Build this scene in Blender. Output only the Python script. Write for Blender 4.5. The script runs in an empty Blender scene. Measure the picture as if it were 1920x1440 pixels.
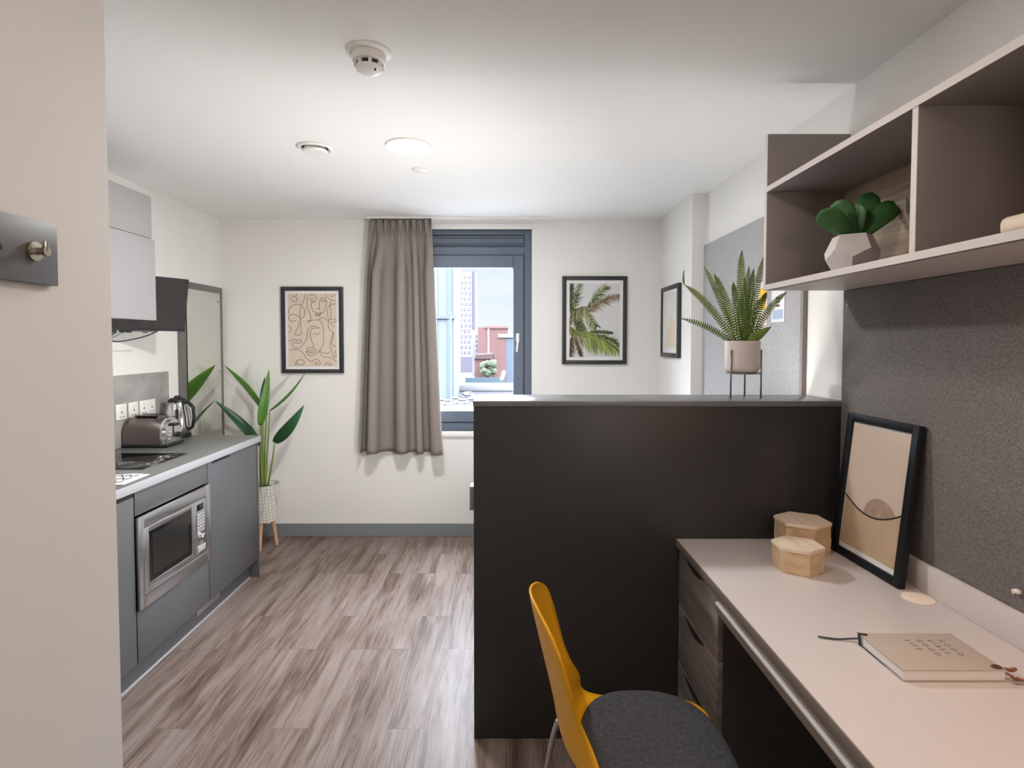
import bpy, bmesh, math, random
from mathutils import Vector, Matrix
random.seed(7)
PI = math.pi
scene = bpy.context.scene
COL = scene.collection

# ------------------------------------------------------------------ camera, exposure, world, lamps
cam_d = bpy.data.cameras.new('camera'); cam = bpy.data.objects.new('camera', cam_d); COL.objects.link(cam)
cam.location = (0, 0, 1.5); cam.rotation_euler = (PI/2 - math.atan(40/1080), 0, 0)
cam_d.sensor_fit = 'HORIZONTAL'; cam_d.sensor_width = 36; cam_d.lens = 36*1080/1920
cam_d.shift_x = 0.00625; cam_d.shift_y = -0.0203; cam_d.clip_start = 0.02; cam_d.clip_end = 2000
scene.camera = cam
vs = scene.view_settings
vs.view_transform = 'Standard'; vs.look = 'None'; vs.gamma = 1; vs.use_curve_mapping = False; vs.exposure = 0.46

SKY_STRENGTH = 1.0
CEILING_Z = 2.425
world = bpy.data.worlds.new('sky'); scene.world = world; world.use_nodes = True
wn = world.node_tree.nodes; wl = world.node_tree.links; wn.clear()
w_tc = wn.new('ShaderNodeTexCoord'); w_sep = wn.new('ShaderNodeSeparateXYZ'); w_ramp = wn.new('ShaderNodeValToRGB')
w_bg = wn.new('ShaderNodeBackground'); w_out = wn.new('ShaderNodeOutputWorld')
w_noise = wn.new('ShaderNodeTexNoise'); w_noise.inputs['Scale'].default_value = 6; w_noise.inputs['Detail'].default_value = 5
w_map = wn.new('ShaderNodeMapping'); w_map.inputs['Scale'].default_value = (1, 1, 4)
w_mix = wn.new('ShaderNodeMixRGB'); w_mix.blend_type = 'MULTIPLY'; w_mix.inputs[0].default_value = 1
w_nr = wn.new('ShaderNodeValToRGB')
w_nr.color_ramp.elements[0].position = .35; w_nr.color_ramp.elements[0].color = (.86, .93, 1.0, 1)
w_nr.color_ramp.elements[1].position = .65; w_nr.color_ramp.elements[1].color = (1, 1, 1, 1)
wl.new(w_tc.outputs['Generated'], w_sep.inputs[0]); wl.new(w_sep.outputs['Z'], w_ramp.inputs[0])
wl.new(w_tc.outputs['Generated'], w_map.inputs[0]); wl.new(w_map.outputs[0], w_noise.inputs['Vector'])
wl.new(w_noise.outputs['Fac'], w_nr.inputs[0])
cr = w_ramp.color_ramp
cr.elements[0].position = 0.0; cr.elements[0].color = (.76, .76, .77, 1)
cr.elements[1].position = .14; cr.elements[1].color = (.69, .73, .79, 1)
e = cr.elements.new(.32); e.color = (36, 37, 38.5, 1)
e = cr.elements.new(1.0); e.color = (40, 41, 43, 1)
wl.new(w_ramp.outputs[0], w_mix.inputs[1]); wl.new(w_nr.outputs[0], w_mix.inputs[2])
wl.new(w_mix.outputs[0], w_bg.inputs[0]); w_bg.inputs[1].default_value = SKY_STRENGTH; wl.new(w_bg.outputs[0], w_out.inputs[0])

def lamp(name, kind, loc, power, col, size=.2, rot=(0, 0, 0), size_y=None, spread=None):
    d = bpy.data.lights.new(name, kind); o = bpy.data.objects.new(name, d); COL.objects.link(o)
    o.location = loc; o.rotation_euler = rot; d.energy = power; d.color = col
    if kind == 'AREA':
        d.shape = 'RECTANGLE' if size_y else 'DISK'; d.size = size
        if size_y: d.size_y = size_y
        if spread: d.spread = spread
    else: d.shadow_soft_size = size
    return o
# sampling portal in the window opening (gives off no light of its own)
po = lamp('window_portal', 'AREA', (-.37, 4.56, 1.58), 1, (1, 1, 1), 1.2, (-PI/2, 0, 0), 1.6); po.data.cycles.is_portal = True
# globe floor lamp and recessed hall light added unseen as fill; desk shelf strip lamp
lamp('fill_floor_light', 'POINT', (.55, -.90, 1.95), 15.2, (1.0, .85, .76), .12)
lamp('fill_hall_light', 'AREA', (.22, 1.40, CEILING_Z-.012), 5.0, (1.0, .88, .80), .19)
# added fill, hidden: headboard strip and reading lamp on the partition, cupboard strip
lamp('fill_headboard_light', 'AREA', (.52, 2.425, 1.205), 3.6, (1.0, .985, .97), 1.1, (PI, 0, 0), .04)
rl = lamp('fill_reading_light', 'AREA', (-.03, 2.47, 1.13), 13.5, (1.0, .985, .97), .11); rl.rotation_euler = Vector((-1, .36, .40)).to_track_quat('-Z', 'Y').to_euler()
lamp('fill_cupboard_light', 'AREA', (-2.0, 2.55, 1.597), 1.2, (1.0, .97, .93), .05, (0, 0, 0), .58)
lamp('shelf_strip_light', 'AREA', (1.10, .80, 1.668), 2.4, (1.0, .62, .37), .30, (0, 0, 0), .36)

# ------------------------------------------------------------------ helpers
def s2l(c):
    c = c/255.0
    return c/12.92 if c <= .04045 else ((c+.055)/1.055)**2.4
def rgb(r, g, b): return (s2l(r), s2l(g), s2l(b), 1)

def M(name, col, rough=.5, metal=0.0, spec=.5, noise=None, bump=None, emit=None, trans=0.0, coat=0.0):
    """principled material; noise=(scale, amount, stretch) mottles the colour, bump=(scale, strength)"""
    m = bpy.data.materials.new(name); m.use_nodes = True
    nt = m.node_tree; b = nt.nodes['Principled BSDF']
    b.inputs['Base Color'].default_value = col; b.inputs['Roughness'].default_value = rough
    b.inputs['Metallic'].default_value = metal; b.inputs['Specular IOR Level'].default_value = spec
    b.inputs['Transmission Weight'].default_value = trans; b.inputs['Coat Weight'].default_value = coat
    if noise or bump:
        tc = nt.nodes.new('ShaderNodeTexCoord')
    if noise:
        sc, am, st = noise
        mp = nt.nodes.new('ShaderNodeMapping'); mp.inputs['Scale'].default_value = st
        nz = nt.nodes.new('ShaderNodeTexNoise'); nz.inputs['Scale'].default_value = sc; nz.inputs['Detail'].default_value = 6
        nz.inputs['Roughness'].default_value = .62
        rp = nt.nodes.new('ShaderNodeValToRGB')
        lo = tuple(max(0, c*(1-am)) for c in col[:3])+(1,); hi = tuple(min(1, c*(1+am)) for c in col[:3])+(1,)
        rp.color_ramp.elements[0].position = .3; rp.color_ramp.elements[0].color = lo
        rp.color_ramp.elements[1].position = .7; rp.color_ramp.elements[1].color = hi
        nt.links.new(tc.outputs['Object'], mp.inputs[0]); nt.links.new(mp.outputs[0], nz.inputs['Vector'])
        nt.links.new(nz.outputs['Fac'], rp.inputs[0]); nt.links.new(rp.outputs[0], b.inputs['Base Color'])
    if bump:
        n2 = nt.nodes.new('ShaderNodeTexNoise'); n2.inputs['Scale'].default_value = bump[0]; n2.inputs['Detail'].default_value = 3
        bp = nt.nodes.new('ShaderNodeBump'); bp.inputs['Strength'].default_value = bump[1]; bp.inputs['Distance'].default_value = .002
        nt.links.new(tc.outputs['Object'], n2.inputs['Vector']); nt.links.new(n2.outputs['Fac'], bp.inputs['Height'])
        nt.links.new(bp.outputs[0], b.inputs['Normal'])
    if emit:
        b.inputs['Emission Color'].default_value = emit[0]; b.inputs['Emission Strength'].default_value = emit[1]
    return m

def fabric(name, a, b_, scale, rough=.95):
    """woven cloth: two crossed stretched noises between two tones, with a fine bump"""
    m = bpy.data.materials.new(name); m.use_nodes = True; nt = m.node_tree; b = nt.nodes['Principled BSDF']
    b.inputs['Roughness'].default_value = rough; b.inputs['Specular IOR Level'].default_value = .15
    tc = nt.nodes.new('ShaderNodeTexCoord'); outs = []
    for st in ((1, 1, .25), (.25, .25, 1)):
        mp = nt.nodes.new('ShaderNodeMapping'); mp.inputs['Scale'].default_value = st
        nz = nt.nodes.new('ShaderNodeTexNoise'); nz.inputs['Scale'].default_value = scale; nz.inputs['Detail'].default_value = 3
        nt.links.new(tc.outputs['Object'], mp.inputs[0]); nt.links.new(mp.outputs[0], nz.inputs['Vector']); outs.append(nz.outputs['Fac'])
    ad = nt.nodes.new('ShaderNodeMath'); ad.operation = 'ADD'; nt.links.new(outs[0], ad.inputs[0]); nt.links.new(outs[1], ad.inputs[1])
    rp = nt.nodes.new('ShaderNodeValToRGB'); hv = nt.nodes.new('ShaderNodeMath'); hv.operation = 'MULTIPLY'; hv.inputs[1].default_value = .5
    nt.links.new(ad.outputs[0], hv.inputs[0]); nt.links.new(hv.outputs[0], rp.inputs[0])
    rp.color_ramp.elements[0].position = .38; rp.color_ramp.elements[0].color = a
    rp.color_ramp.elements[1].position = .62; rp.color_ramp.elements[1].color = b_
    nt.links.new(rp.outputs[0], b.inputs['Base Color'])
    bp = nt.nodes.new('ShaderNodeBump'); bp.inputs['Strength'].default_value = .25; bp.inputs['Distance'].default_value = .001
    nt.links.new(hv.outputs[0], bp.inputs['Height']); nt.links.new(bp.outputs[0], b.inputs['Normal'])
    return m

def wood(name, tones, scale, axis='Y', rough=.5, bump=.05):
    """wood grain running along an axis, tones dark to light"""
    m = bpy.data.materials.new(name); m.use_nodes = True; nt = m.node_tree; b = nt.nodes['Principled BSDF']
    b.inputs['Roughness'].default_value = rough; b.inputs['Specular IOR Level'].default_value = .35
    tc = nt.nodes.new('ShaderNodeTexCoord'); mp = nt.nodes.new('ShaderNodeMapping')
    st = [1, 1, 1]; st['XYZ'.index(axis)] = .06; mp.inputs['Scale'].default_value = st
    nz = nt.nodes.new('ShaderNodeTexNoise'); nz.inputs['Scale'].default_value = scale; nz.inputs['Detail'].default_value = 8
    nz.inputs['Roughness'].default_value = .65; nz.inputs['Distortion'].default_value = .6
    rp = nt.nodes.new('ShaderNodeValToRGB')
    rp.color_ramp.elements[0].position = .32; rp.color_ramp.elements[0].color = tones[0]
    rp.color_ramp.elements[1].position = .68; rp.color_ramp.elements[1].color = tones[-1]
    for i, t in enumerate(tones[1:-1]):
        q = rp.color_ramp.elements.new(.32 + .36*(i+1)/(len(tones)-1)); q.color = t
    nt.links.new(tc.outputs['Object'], mp.inputs[0]); nt.links.new(mp.outputs[0], nz.inputs['Vector'])
    nt.links.new(nz.outputs['Fac'], rp.inputs[0]); nt.links.new(rp.outputs[0], b.inputs['Base Color'])
    return m

def floor_material():
    m = bpy.data.materials.new('wood_plank_floor'); m.use_nodes = True; nt = m.node_tree; b = nt.nodes['Principled BSDF']
    N = nt.nodes.new; L = nt.links.new
    tc = N('ShaderNodeTexCoord'); sw = N('ShaderNodeMapping'); sw.inputs['Rotation'].default_value = (0, 0, PI/2)
    L(tc.outputs['Object'], sw.inputs[0])
    br = N('ShaderNodeTexBrick'); br.offset = .37; br.offset_frequency = 3
    br.inputs['Scale'].default_value = 1; br.inputs['Brick Width'].default_value = .92; br.inputs['Row Height'].default_value = .152
    br.inputs['Mortar Size'].default_value = .0012; br.inputs['Mortar Smooth'].default_value = .3; br.inputs['Bias'].default_value = 0
    br.inputs['Color1'].default_value = (0, 0, 0, 1); br.inputs['Color2'].default_value = (1, 1, 1, 1); br.inputs['Mortar'].default_value = (.5, .5, .5, 1)
    L(sw.outputs[0], br.inputs['Vector'])
    # per-plank shift of the grain
    sep = N('ShaderNodeSeparateXYZ'); L(br.outputs['Color'], sep.inputs[0])
    cmb = N('ShaderNodeCombineXYZ'); mu = N('ShaderNodeMath'); mu.operation = 'MULTIPLY'; mu.inputs[1].default_value = 37
    L(sep.outputs[0], mu.inputs[0]); L(mu.outputs[0], cmb.inputs[2])
    add = N('ShaderNodeVectorMath'); add.operation = 'ADD'; L(tc.outputs['Object'], add.inputs[0]); L(cmb.outputs[0], add.inputs[1])
    def grain(scale, st, dist, det):
        mp = N('ShaderNodeMapping'); mp.inputs['Scale'].default_value = st; L(add.outputs[0], mp.inputs[0])
        nz = N('ShaderNodeTexNoise'); nz.inputs['Scale'].default_value = scale; nz.inputs['Detail'].default_value = det
        nz.inputs['Roughness'].default_value = .65; nz.inputs['Distortion'].default_value = dist; L(mp.outputs[0], nz.inputs['Vector']); return nz
    g1 = grain(15, (1, .10, 1), .5, 7); g2 = grain(110, (1, .04, 1), .1, 5)
    mx = N('ShaderNodeMath'); mx.operation = 'MULTIPLY_ADD'; mx.inputs[1].default_value = .55
    sb = N('ShaderNodeMath'); sb.operation = 'SUBTRACT'; sb.inputs[1].default_value = .5; L(g2.outputs['Fac'], sb.inputs[0])
    L(sb.outputs[0], mx.inputs[0]); L(g1.outputs['Fac'], mx.inputs[2])
    pl = N('ShaderNodeMath'); pl.operation = 'MULTIPLY_ADD'; pl.inputs[1].default_value = .07; L(sep.outputs[0], pl.inputs[0]); L(mx.outputs[0], pl.inputs[2])
    g3 = grain(26, (1, .07, 1), .5, 3); st_ = N('ShaderNodeMapRange'); st_.inputs[1].default_value = .60; st_.inputs[2].default_value = .74; st_.inputs[3].default_value = 0; st_.inputs[4].default_value = -.13
    L(g3.outputs['Fac'], st_.inputs[0]); sm = N('ShaderNodeMath'); sm.operation = 'ADD'; L(pl.outputs[0], sm.inputs[0]); L(st_.outputs[0], sm.inputs[1]); pl = sm
    rp = N('ShaderNodeValToRGB'); r = rp.color_ramp
    r.elements[0].position = .28; r.elements[0].color = rgb(66, 54, 47)
    r.elements[1].position = .80; r.elements[1].color = rgb(148, 136, 130)
    q = r.elements.new(.43); q.color = rgb(101, 84, 74)
    q = r.elements.new(.56); q.color = rgb(126, 111, 103)
    L(pl.outputs[0], rp.inputs[0])
    dk = N('ShaderNodeMixRGB'); dk.blend_type = 'MULTIPLY'; dk.inputs[2].default_value = (.55, .5, .47, 1)
    L(br.outputs['Fac'], dk.inputs[0]); L(rp.outputs[0], dk.inputs[1]); L(dk.outputs[0], b.inputs['Base Color'])
    b.inputs['Roughness'].default_value = .44; b.inputs['Specular IOR Level'].default_value = .26
    bp = N('ShaderNodeBump'); bp.inputs['Strength'].default_value = .12; bp.inputs['Distance'].default_value = .002
    L(mx.outputs[0], bp.inputs['Height']); L(bp.outputs[0], b.inputs['Normal'])
    return m

def BM(): return bmesh.new()

def box(bm, a, b, bev=0.0, seg=2):
    """axis-aligned box between two corners with optional rounded edges"""
    x0, y0, z0 = [min(p, q) for p, q in zip(a, b)]; x1, y1, z1 = [max(p, q) for p, q in zip(a, b)]
    v = [bm.verts.new(p) for p in ((x0, y0, z0), (x1, y0, z0), (x1, y1, z0), (x0, y1, z0), (x0, y0, z1), (x1, y0, z1), (x1, y1, z1), (x0, y1, z1))]
    f = [bm.faces.new([v[i] for i in q]) for q in ((0, 3, 2, 1), (4, 5, 6, 7), (0, 1, 5, 4), (1, 2, 6, 5), (2, 3, 7, 6), (3, 0, 4, 7))]
    if bev > 0:
        ed = list({e for q in f for e in q.edges})
        bmesh.ops.bevel(bm, geom=ed, offset=min(bev, .49*min(x1-x0, y1-y0, z1-z0)), segments=seg, affect='EDGES', profile=.5)
    return v

def lathe(bm, prof, c=(0, 0, 0), seg=40, cap0=True, cap1=True, axis='Z', ang=0.0):
    """profile of (radius, height) turned about an axis through c"""
    rings = []
    for r, h in prof:
        ring = []
        for i in range(seg):
            a = ang + 2*PI*i/seg; p = (r*math.cos(a), r*math.sin(a), h)
            if axis == 'X': p = (p[2], p[0], p[1])
            if axis == 'Y': p = (p[1], p[2], p[0])
            ring.append(bm.verts.new((p[0]+c[0], p[1]+c[1], p[2]+c[2])))
        rings.append(ring)
    for k in range(len(rings)-1):
        for i in range(seg):
            j = (i+1) % seg; bm.faces.new((rings[k][i], rings[k][j], rings[k+1][j], rings[k+1][i]))
    if cap0: bm.faces.new(rings[0][::-1])
    if cap1: bm.faces.new(rings[-1])

def tube(bm, pts, r, seg=10, r1=None, cap=True):
    """round tube along points, radius r tapering to r1"""
    pts = [Vector(p) for p in pts]; rings = []; n = len(pts); up = None
    for k, p in enumerate(pts):
        t = (pts[min(k+1, n-1)] - pts[max(k-1, 0)]).normalized()
        if up is None: up = t.orthogonal().normalized()
        up = (up - t*up.dot(t)).normalized(); sd = t.cross(up)
        rr = r if r1 is None else r + (r1-r)*k/(n-1)
        rings.append([bm.verts.new(p + (up*math.cos(2*PI*i/seg) + sd*math.sin(2*PI*i/seg))*rr) for i in range(seg)])
    for k in range(n-1):
        for i in range(seg):
            j = (i+1) % seg; bm.faces.new((rings[k][i], rings[k][j], rings[k+1][j], rings[k+1][i]))
    if cap: bm.faces.new(rings[0][::-1]); bm.faces.new(rings[-1])

def prism(bm, poly, d):
    """polygon of 3-D points extruded by vector d"""
    a = [bm.verts.new(p) for p in poly]; b = [bm.verts.new(Vector(p)+Vector(d)) for p in poly]; n = len(a)
    bm.faces.new(a[::-1]); bm.faces.new(b)
    for i in range(n): bm.faces.new((a[i], a[(i+1) % n], b[(i+1) % n], b[i]))

def grid(bm, P, closed_u=False):
    """quads over a 2-D list of points"""
    V = [[bm.verts.new(p) for p in row] for row in P]
    for i in range(len(V)-1):
        for j in range(len(V[0])-1): bm.faces.new((V[i][j], V[i][j+1], V[i+1][j+1], V[i+1][j]))
    return V

def solid(bm, P, th):
    """a grid of points given thickness th along its normals, closed at the rim"""
    n, m = len(P), len(P[0]); Q = []
    for i in range(n):
        row = []
        for j in range(m):
            du = Vector(P[min(i+1, n-1)][j]) - Vector(P[max(i-1, 0)][j]); dv = Vector(P[i][min(j+1, m-1)]) - Vector(P[i][max(j-1, 0)])
            nn = du.cross(dv); nn = nn.normalized() if nn.length > 1e-9 else Vector((0, 0, 1)); row.append(Vector(P[i][j]) + nn*th)
        Q.append(row)
    A = grid(bm, P); B = grid(bm, Q)
    rim = [(i, 0) for i in range(n)] + [(n-1, j) for j in range(1, m)] + [(i, m-1) for i in range(n-2, -1, -1)] + [(0, j) for j in range(m-2, 0, -1)]
    for k in range(len(rim)):
        a, b = rim[k], rim[(k+1) % len(rim)]
        try: bm.faces.new((A[a[0]][a[1]], A[b[0]][b[1]], B[b[0]][b[1]], B[a[0]][a[1]]))
        except ValueError: pass

def world_loc(o):
    v = Vector((0, 0, 0))
    while o is not None: v += Vector(o.location); o = o.parent
    return v

def obj(name, bm, mat, parent=None, smooth=False, local=False, label=None):
    """link a bmesh (built in world coordinates unless local) as ONE mesh object"""
    if parent is not None and not local:
        off = world_loc(parent); bmesh.ops.translate(bm, verts=bm.verts, vec=-off)
    bmesh.ops.recalc_face_normals(bm, faces=bm.faces)
    me = bpy.data.meshes.new(name); bm.to_mesh(me); bm.free()
    for mm in (mat if isinstance(mat, (list, tuple)) else [mat]): me.materials.append(mm)
    if smooth:
        for p in me.polygons: p.use_smooth = True
        if smooth != 'all':
            me.set_sharp_from_angle(angle=math.radians(38))
    o = bpy.data.objects.new(name, me); COL.objects.link(o); o.parent = parent
    if label: o['label'] = label
    return o

def tag(o, label, cat, group=None, kind=None):
    o['label'] = label; o['category'] = cat
    if group: o['group'] = group
    if kind: o['kind'] = kind
    return o

def thing(name, label, cat, loc=(0, 0, 0), rotz=0, group=None):
    o = bpy.data.objects.new(name, None); COL.objects.link(o); o.location = loc; o.rotation_euler = (0, 0, rotz); o.empty_display_size = .05
    return tag(o, label, cat, group)

def struct(name, bm, mat, label=None, cat=None, parent=None):
    o = obj(name, bm, mat, parent)
    if parent is None:
        o['kind'] = 'structure'
        if label: o['label'] = label; o['category'] = cat
    return o

def bx(name, a, b, mat, parent=None, bev=.0015, label=None):
    bm = BM(); box(bm, a, b, bev); return obj(name, bm, mat, parent, smooth=bev > 0, label=label)

def copy_tree(o, parent=None):
    c = o.copy(); COL.objects.link(c); c.parent = parent
    for ch in list(o.children): copy_tree(ch, c)
    return c

# ------------------------------------------------------------------ materials
m_wall = M('wall_paint', rgb(231, 229, 225), .75, spec=.25, bump=(220, .04))
m_ceil = M('ceiling_paint', rgb(236, 235, 232), .8, spec=.2)
m_white = M('white_plastic', rgb(232, 230, 226), .4)
m_base = M('baseboard_grey', rgb(126, 130, 134), .5)
m_slate = M('slate_window_metal', rgb(88, 100, 117), .42, spec=.5)
m_slate_dark = M('slate_dark_gasket', rgb(42, 48, 58), .5)  # plain dark slate for gasket, wheels, plugs and cord
m_chrome = M('chrome', rgb(205, 205, 205), .12, 1)
m_steel = M('brushed_steel', rgb(196, 196, 198), .3, 1, noise=(14, .08, (1, .6, 22)))
m_satin = M('satin_nickel', rgb(200, 192, 176), .25, 1)
m_cab = M('cabinet_grey', rgb(88, 89, 91), .42)
m_cab_in = M('cabinet_gap_black', rgb(24, 24, 25), .7)
m_upper = M('wall_unit_light_grey', rgb(160, 157, 155), .45)
m_upper2 = M('wall_unit_pale_grey', rgb(164, 161, 163), .4)
m_worktop = M('worktop_grey', rgb(112, 112, 109), .33, noise=(60, .08, (1, 1, 1)))
m_worktop_edge = M('worktop_edge', rgb(172, 174, 178), .35)
m_splash = M('concrete_splashback', rgb(158, 156, 152), .5, noise=(7, .22, (1, 1, 1)))
m_blk = M('black_plastic', rgb(24, 24, 25), .4)
m_blkgloss = M('black_glass', rgb(14, 14, 15), .06, spec=.6)
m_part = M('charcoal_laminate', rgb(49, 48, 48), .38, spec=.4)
m_part_sheen = M('charcoal_top_window_sheen', rgb(104, 106, 108), .3, spec=.5)  # window reflection on the charcoal top painted in as lighter grey
m_taupe = M('taupe_laminate', rgb(138, 129, 126), .45)
m_taupe_edge = M('pale_taupe_edging', rgb(204, 196, 192), .45)
m_shelfwood = wood('shelf_back_oak', [rgb(128, 112, 98), rgb(160, 142, 124), rgb(184, 168, 150)], 22, 'Y')
m_drawer = wood('grey_elm', [rgb(92, 84, 79), rgb(128, 118, 111), rgb(152, 142, 135)], 16, 'Y')
m_deskedge = M('desk_edge_brown', rgb(120, 109, 102), .45)
m_desk = M('desk_top_white', rgb(206, 198, 196), .38, spec=.45)
m_board_far = fabric('noticeboard_pale_grey_cloth', rgb(154, 154, 155), rgb(184, 184, 185), 420)
m_board = fabric('noticeboard_grey_cloth', rgb(98, 94, 92), rgb(134, 129, 127), 460)
m_curtain = fabric('curtain_taupe_cloth', rgb(132, 124, 118), rgb(144, 136, 130), 260)
m_frame = M('frame_black', rgb(44, 45, 48), .4)
m_frame_navy = M('frame_ink_black', rgb(20, 23, 28), .5, spec=.25)
m_mat = M('picture_mat_white', rgb(226, 225, 225), .6)
m_yellow = M('mustard_plastic', rgb(222, 162, 18), .38, spec=.45)
m_seat = fabric('seat_charcoal_cloth', rgb(56, 57, 60), rgb(74, 75, 78), 380)
m_boxwood = wood('pale_box_wood', [rgb(182, 152, 118), rgb(204, 176, 142), rgb(216, 190, 158)], 30, 'X')
m_boxlid = wood('box_lid_wood', [rgb(206, 184, 160), rgb(222, 204, 182), rgb(228, 212, 192)], 20, 'Y')
m_leaf = M('leaf_green', rgb(74, 122, 44), .4, noise=(5, .3, (1, 1, 1)))
m_leaf_dk = M('leaf_deep_green', rgb(36, 82, 46), .38, noise=(5, .3, (1, 1, 1)))
m_leaf_lt = M('leaf_fresh_green', rgb(98, 150, 56), .4, noise=(5, .25, (1, 1, 1)))
m_stem = M('stem_green', rgb(116, 138, 66), .5)
m_soil = M('soil', rgb(52, 42, 34), .95, noise=(60, .5, (1, 1, 1)))
m_fern = M('fern_green', rgb(108, 130, 46), .5, noise=(18, .3, (1, 1, 1)))
m_fern_dk = M('fern_deep_green', rgb(82, 110, 40), .5, noise=(18, .3, (1, 1, 1)))
m_pot = M('pale_grey_ceramic', rgb(206, 198, 193), .55)
m_succ = M('succulent_green', rgb(64, 112, 60), .42, noise=(9, .35, (1, 1, 1)))
m_concrete = M('white_cement', rgb(212, 206, 204), .7, noise=(40, .04, (1, 1, 1)))
m_legwood = wood('light_leg_wood', [rgb(196, 156, 124), rgb(214, 178, 146)], 20, 'Z')

# ------------------------------------------------------------------ room shell
CE, BY, LX, RX, FX = 2.425, 4.401, -2.165, 1.256, 1.168     # ceiling, back wall, left wall, right wall, right box-out
PX, PY_ = -.85, 1.245                                        # entry wall face and its corner
PT, PF, PB = 1.281, 2.125, 2.385                             # partition top, front, back
NY = -1.6
T = .12
m_floor = floor_material()
bm = BM(); box(bm, (LX-T, NY-T, -.1), (RX+T, BY+.3, 0)); struct('floor', bm, m_floor)
bm = BM(); box(bm, (LX-T, NY-T, CE), (RX+T, BY+.3, CE+.12)); struct('ceiling', bm, m_ceil)
bm = BM(); box(bm, (LX-T, PY_-T, 0), (LX, BY+.3, CE)); struct('wall_left', bm, m_wall)
bm = BM(); box(bm, (LX, PY_-T, 0), (PX, PY_, CE)); box(bm, (PX-T, NY-T, 0), (PX, PY_-T, CE)); struct('wall_entry', bm, m_wall)
bm = BM(); box(bm, (PX, NY-T, 0), (RX+T, NY, CE)); struct('wall_near', bm, m_wall)
bm = BM(); box(bm, (RX, NY, 0), (RX+T, BY+.3, CE)); box(bm, (FX, 3.632, 0), (RX, BY, CE)); struct('wall_right', bm, m_wall)
WX0, WX1, WZ0, WZ1 = -.95, .199, .816, 2.352                 # window opening
bm = BM()
box(bm, (LX, BY, 0), (WX0, BY+.3, CE)); box(bm, (WX1, BY, 0), (RX, BY+.3, CE))
box(bm, (WX0, BY, 0), (WX1, BY+.3, WZ0)); box(bm, (WX0, BY, WZ1), (WX1, BY+.3, CE)); struct('wall_back', bm, m_wall)
bm = BM(); box(bm, (LX, BY-.014, 0), (FX, BY, .100), .003); struct('baseboard_back', bm, m_base)
bm = BM(); box(bm, (LX, 3.66, 0), (LX+.014, BY-.014, .100), .003); struct('baseboard_left', bm, m_base)
bm = BM(); box(bm, (PX, NY, 0), (PX+.014, PY_, .100), .003); struct('baseboard_entry', bm, m_base)
bm = BM(); box(bm, (PX+.05, PY_, 0), (LX+.014, PY_+.014, .100), .003); struct('baseboard_kitchen', bm, m_base)

# window
win = bpy.data.objects.new('window_1', None); COL.objects.link(win); win.location = (-.37, BY+.05, WZ0); win['kind'] = 'structure'
win['label'] = 'slate grey metal framed window beside the curtain'; win['category'] = 'window'
F0, F1 = BY+.030, BY+.100
bm = BM()
box(bm, (WX0, F0, WZ0), (WX0+.055, F1, WZ1), .004); box(bm, (WX1-.055, F0, WZ0), (WX1, F1, WZ1), .004)
box(bm, (WX0+.055, F0, WZ0), (WX1-.055, F1, WZ0+.06), .004); box(bm, (WX0+.055, F0, WZ1-.035), (WX1-.055, F1, WZ1), .004)
box(bm, (WX0+.055, F0, 2.165), (WX1-.055, F1, 2.225), .004)
obj('window_frame', bm, m_slate, win)
bm = BM(); box(bm, (WX0+.055, F0+.02, 2.225), (WX1-.055, F1-.01, WZ1-.035))
for z, d in ((2.295, .012), (2.238, .008)): box(bm, (WX0+.06, F0-.004, z), (WX1-.062, F0+.02, z+d), .002)
box(bm, (WX0+.06, F0+.008, 2.25), (WX1-.062, F0+.02, 2.294), .002)
obj('vent_panel', bm, m_slate, win)
sx0, sx1, sz0, sz1 = WX0+.075, WX1-.062, WZ0+.068, 2.160
gx0, gx1, gz0, gz1 = sx0+.085, .058, .970, 2.066
bm = BM()
box(bm, (sx0, F0-.018, sz0), (gx0, F1-.02, sz1), .005); box(bm, (gx1, F0-.018, sz0), (sx1, F1-.02, sz1), .005)
box(bm, (gx0, F0-.018, sz0), (gx1, F1-.02, gz0), .005); box(bm, (gx0, F0-.018, gz1), (gx1, F1-.02, sz1), .005)
obj('sash', bm, m_slate, win)
bm = BM()
for a, b in (((sx0-.008, sz0-.008), (sx1+.008, sz0)), ((sx0-.008, sz1), (sx1+.008, sz1+.006)), ((sx1, sz0), (sx1+.008, sz1)), ((sx0-.008, sz0), (sx0, sz1))):
    box(bm, (a[0], F0-.003, a[1]), (b[0], F0+.02, b[1]))
obj('gasket', bm, m_slate_dark, win)
m_glass = bpy.data.materials.new('window_glass'); m_glass.use_nodes = True
nt = m_glass.node_tree; nt.nodes.clear()
o_ = nt.nodes.new('ShaderNodeOutputMaterial'); tr = nt.nodes.new('ShaderNodeBsdfTransparent'); gl = nt.nodes.new('ShaderNodeBsdfGlossy'); mxs = nt.nodes.new('ShaderNodeMixShader')
tr.inputs[0].default_value = (.96, .975, 1, 1); gl.inputs['Roughness'].default_value = .02; mxs.inputs[0].default_value = .002
nt.links.new(tr.outputs[0], mxs.inputs[1]); nt.links.new(gl.outputs[0], mxs.inputs[2]); nt.links.new(mxs.outputs[0], o_.inputs[0])
bm = BM(); box(bm, (gx0-.005, F0+.03, gz0-.005), (gx1+.005, F0+.034, gz1+.005)); obj('pane', bm, m_glass, win)
bm = BM()
box(bm, (.082, F0-.030, 1.500), (.106, F0-.018, 1.565), .005); box(bm, (.086, F0-.052, 1.535), (.101, F0-.030, 1.555), .004)
tube(bm, [(.095, F0-.055, 1.548), (.094, F0-.060, 1.50), (.086, F0-.060, 1.425)], .008, 10, .006)
obj('window_handle', bm, m_white, win, True, label='white lever handle on the window sash')
bm = BM(); box(bm, (WX0-.03, BY-.028, WZ0-.040), (WX1+.03, BY+.03, WZ0), .004); obj('window_sill', bm, m_white, win, True)
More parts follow.
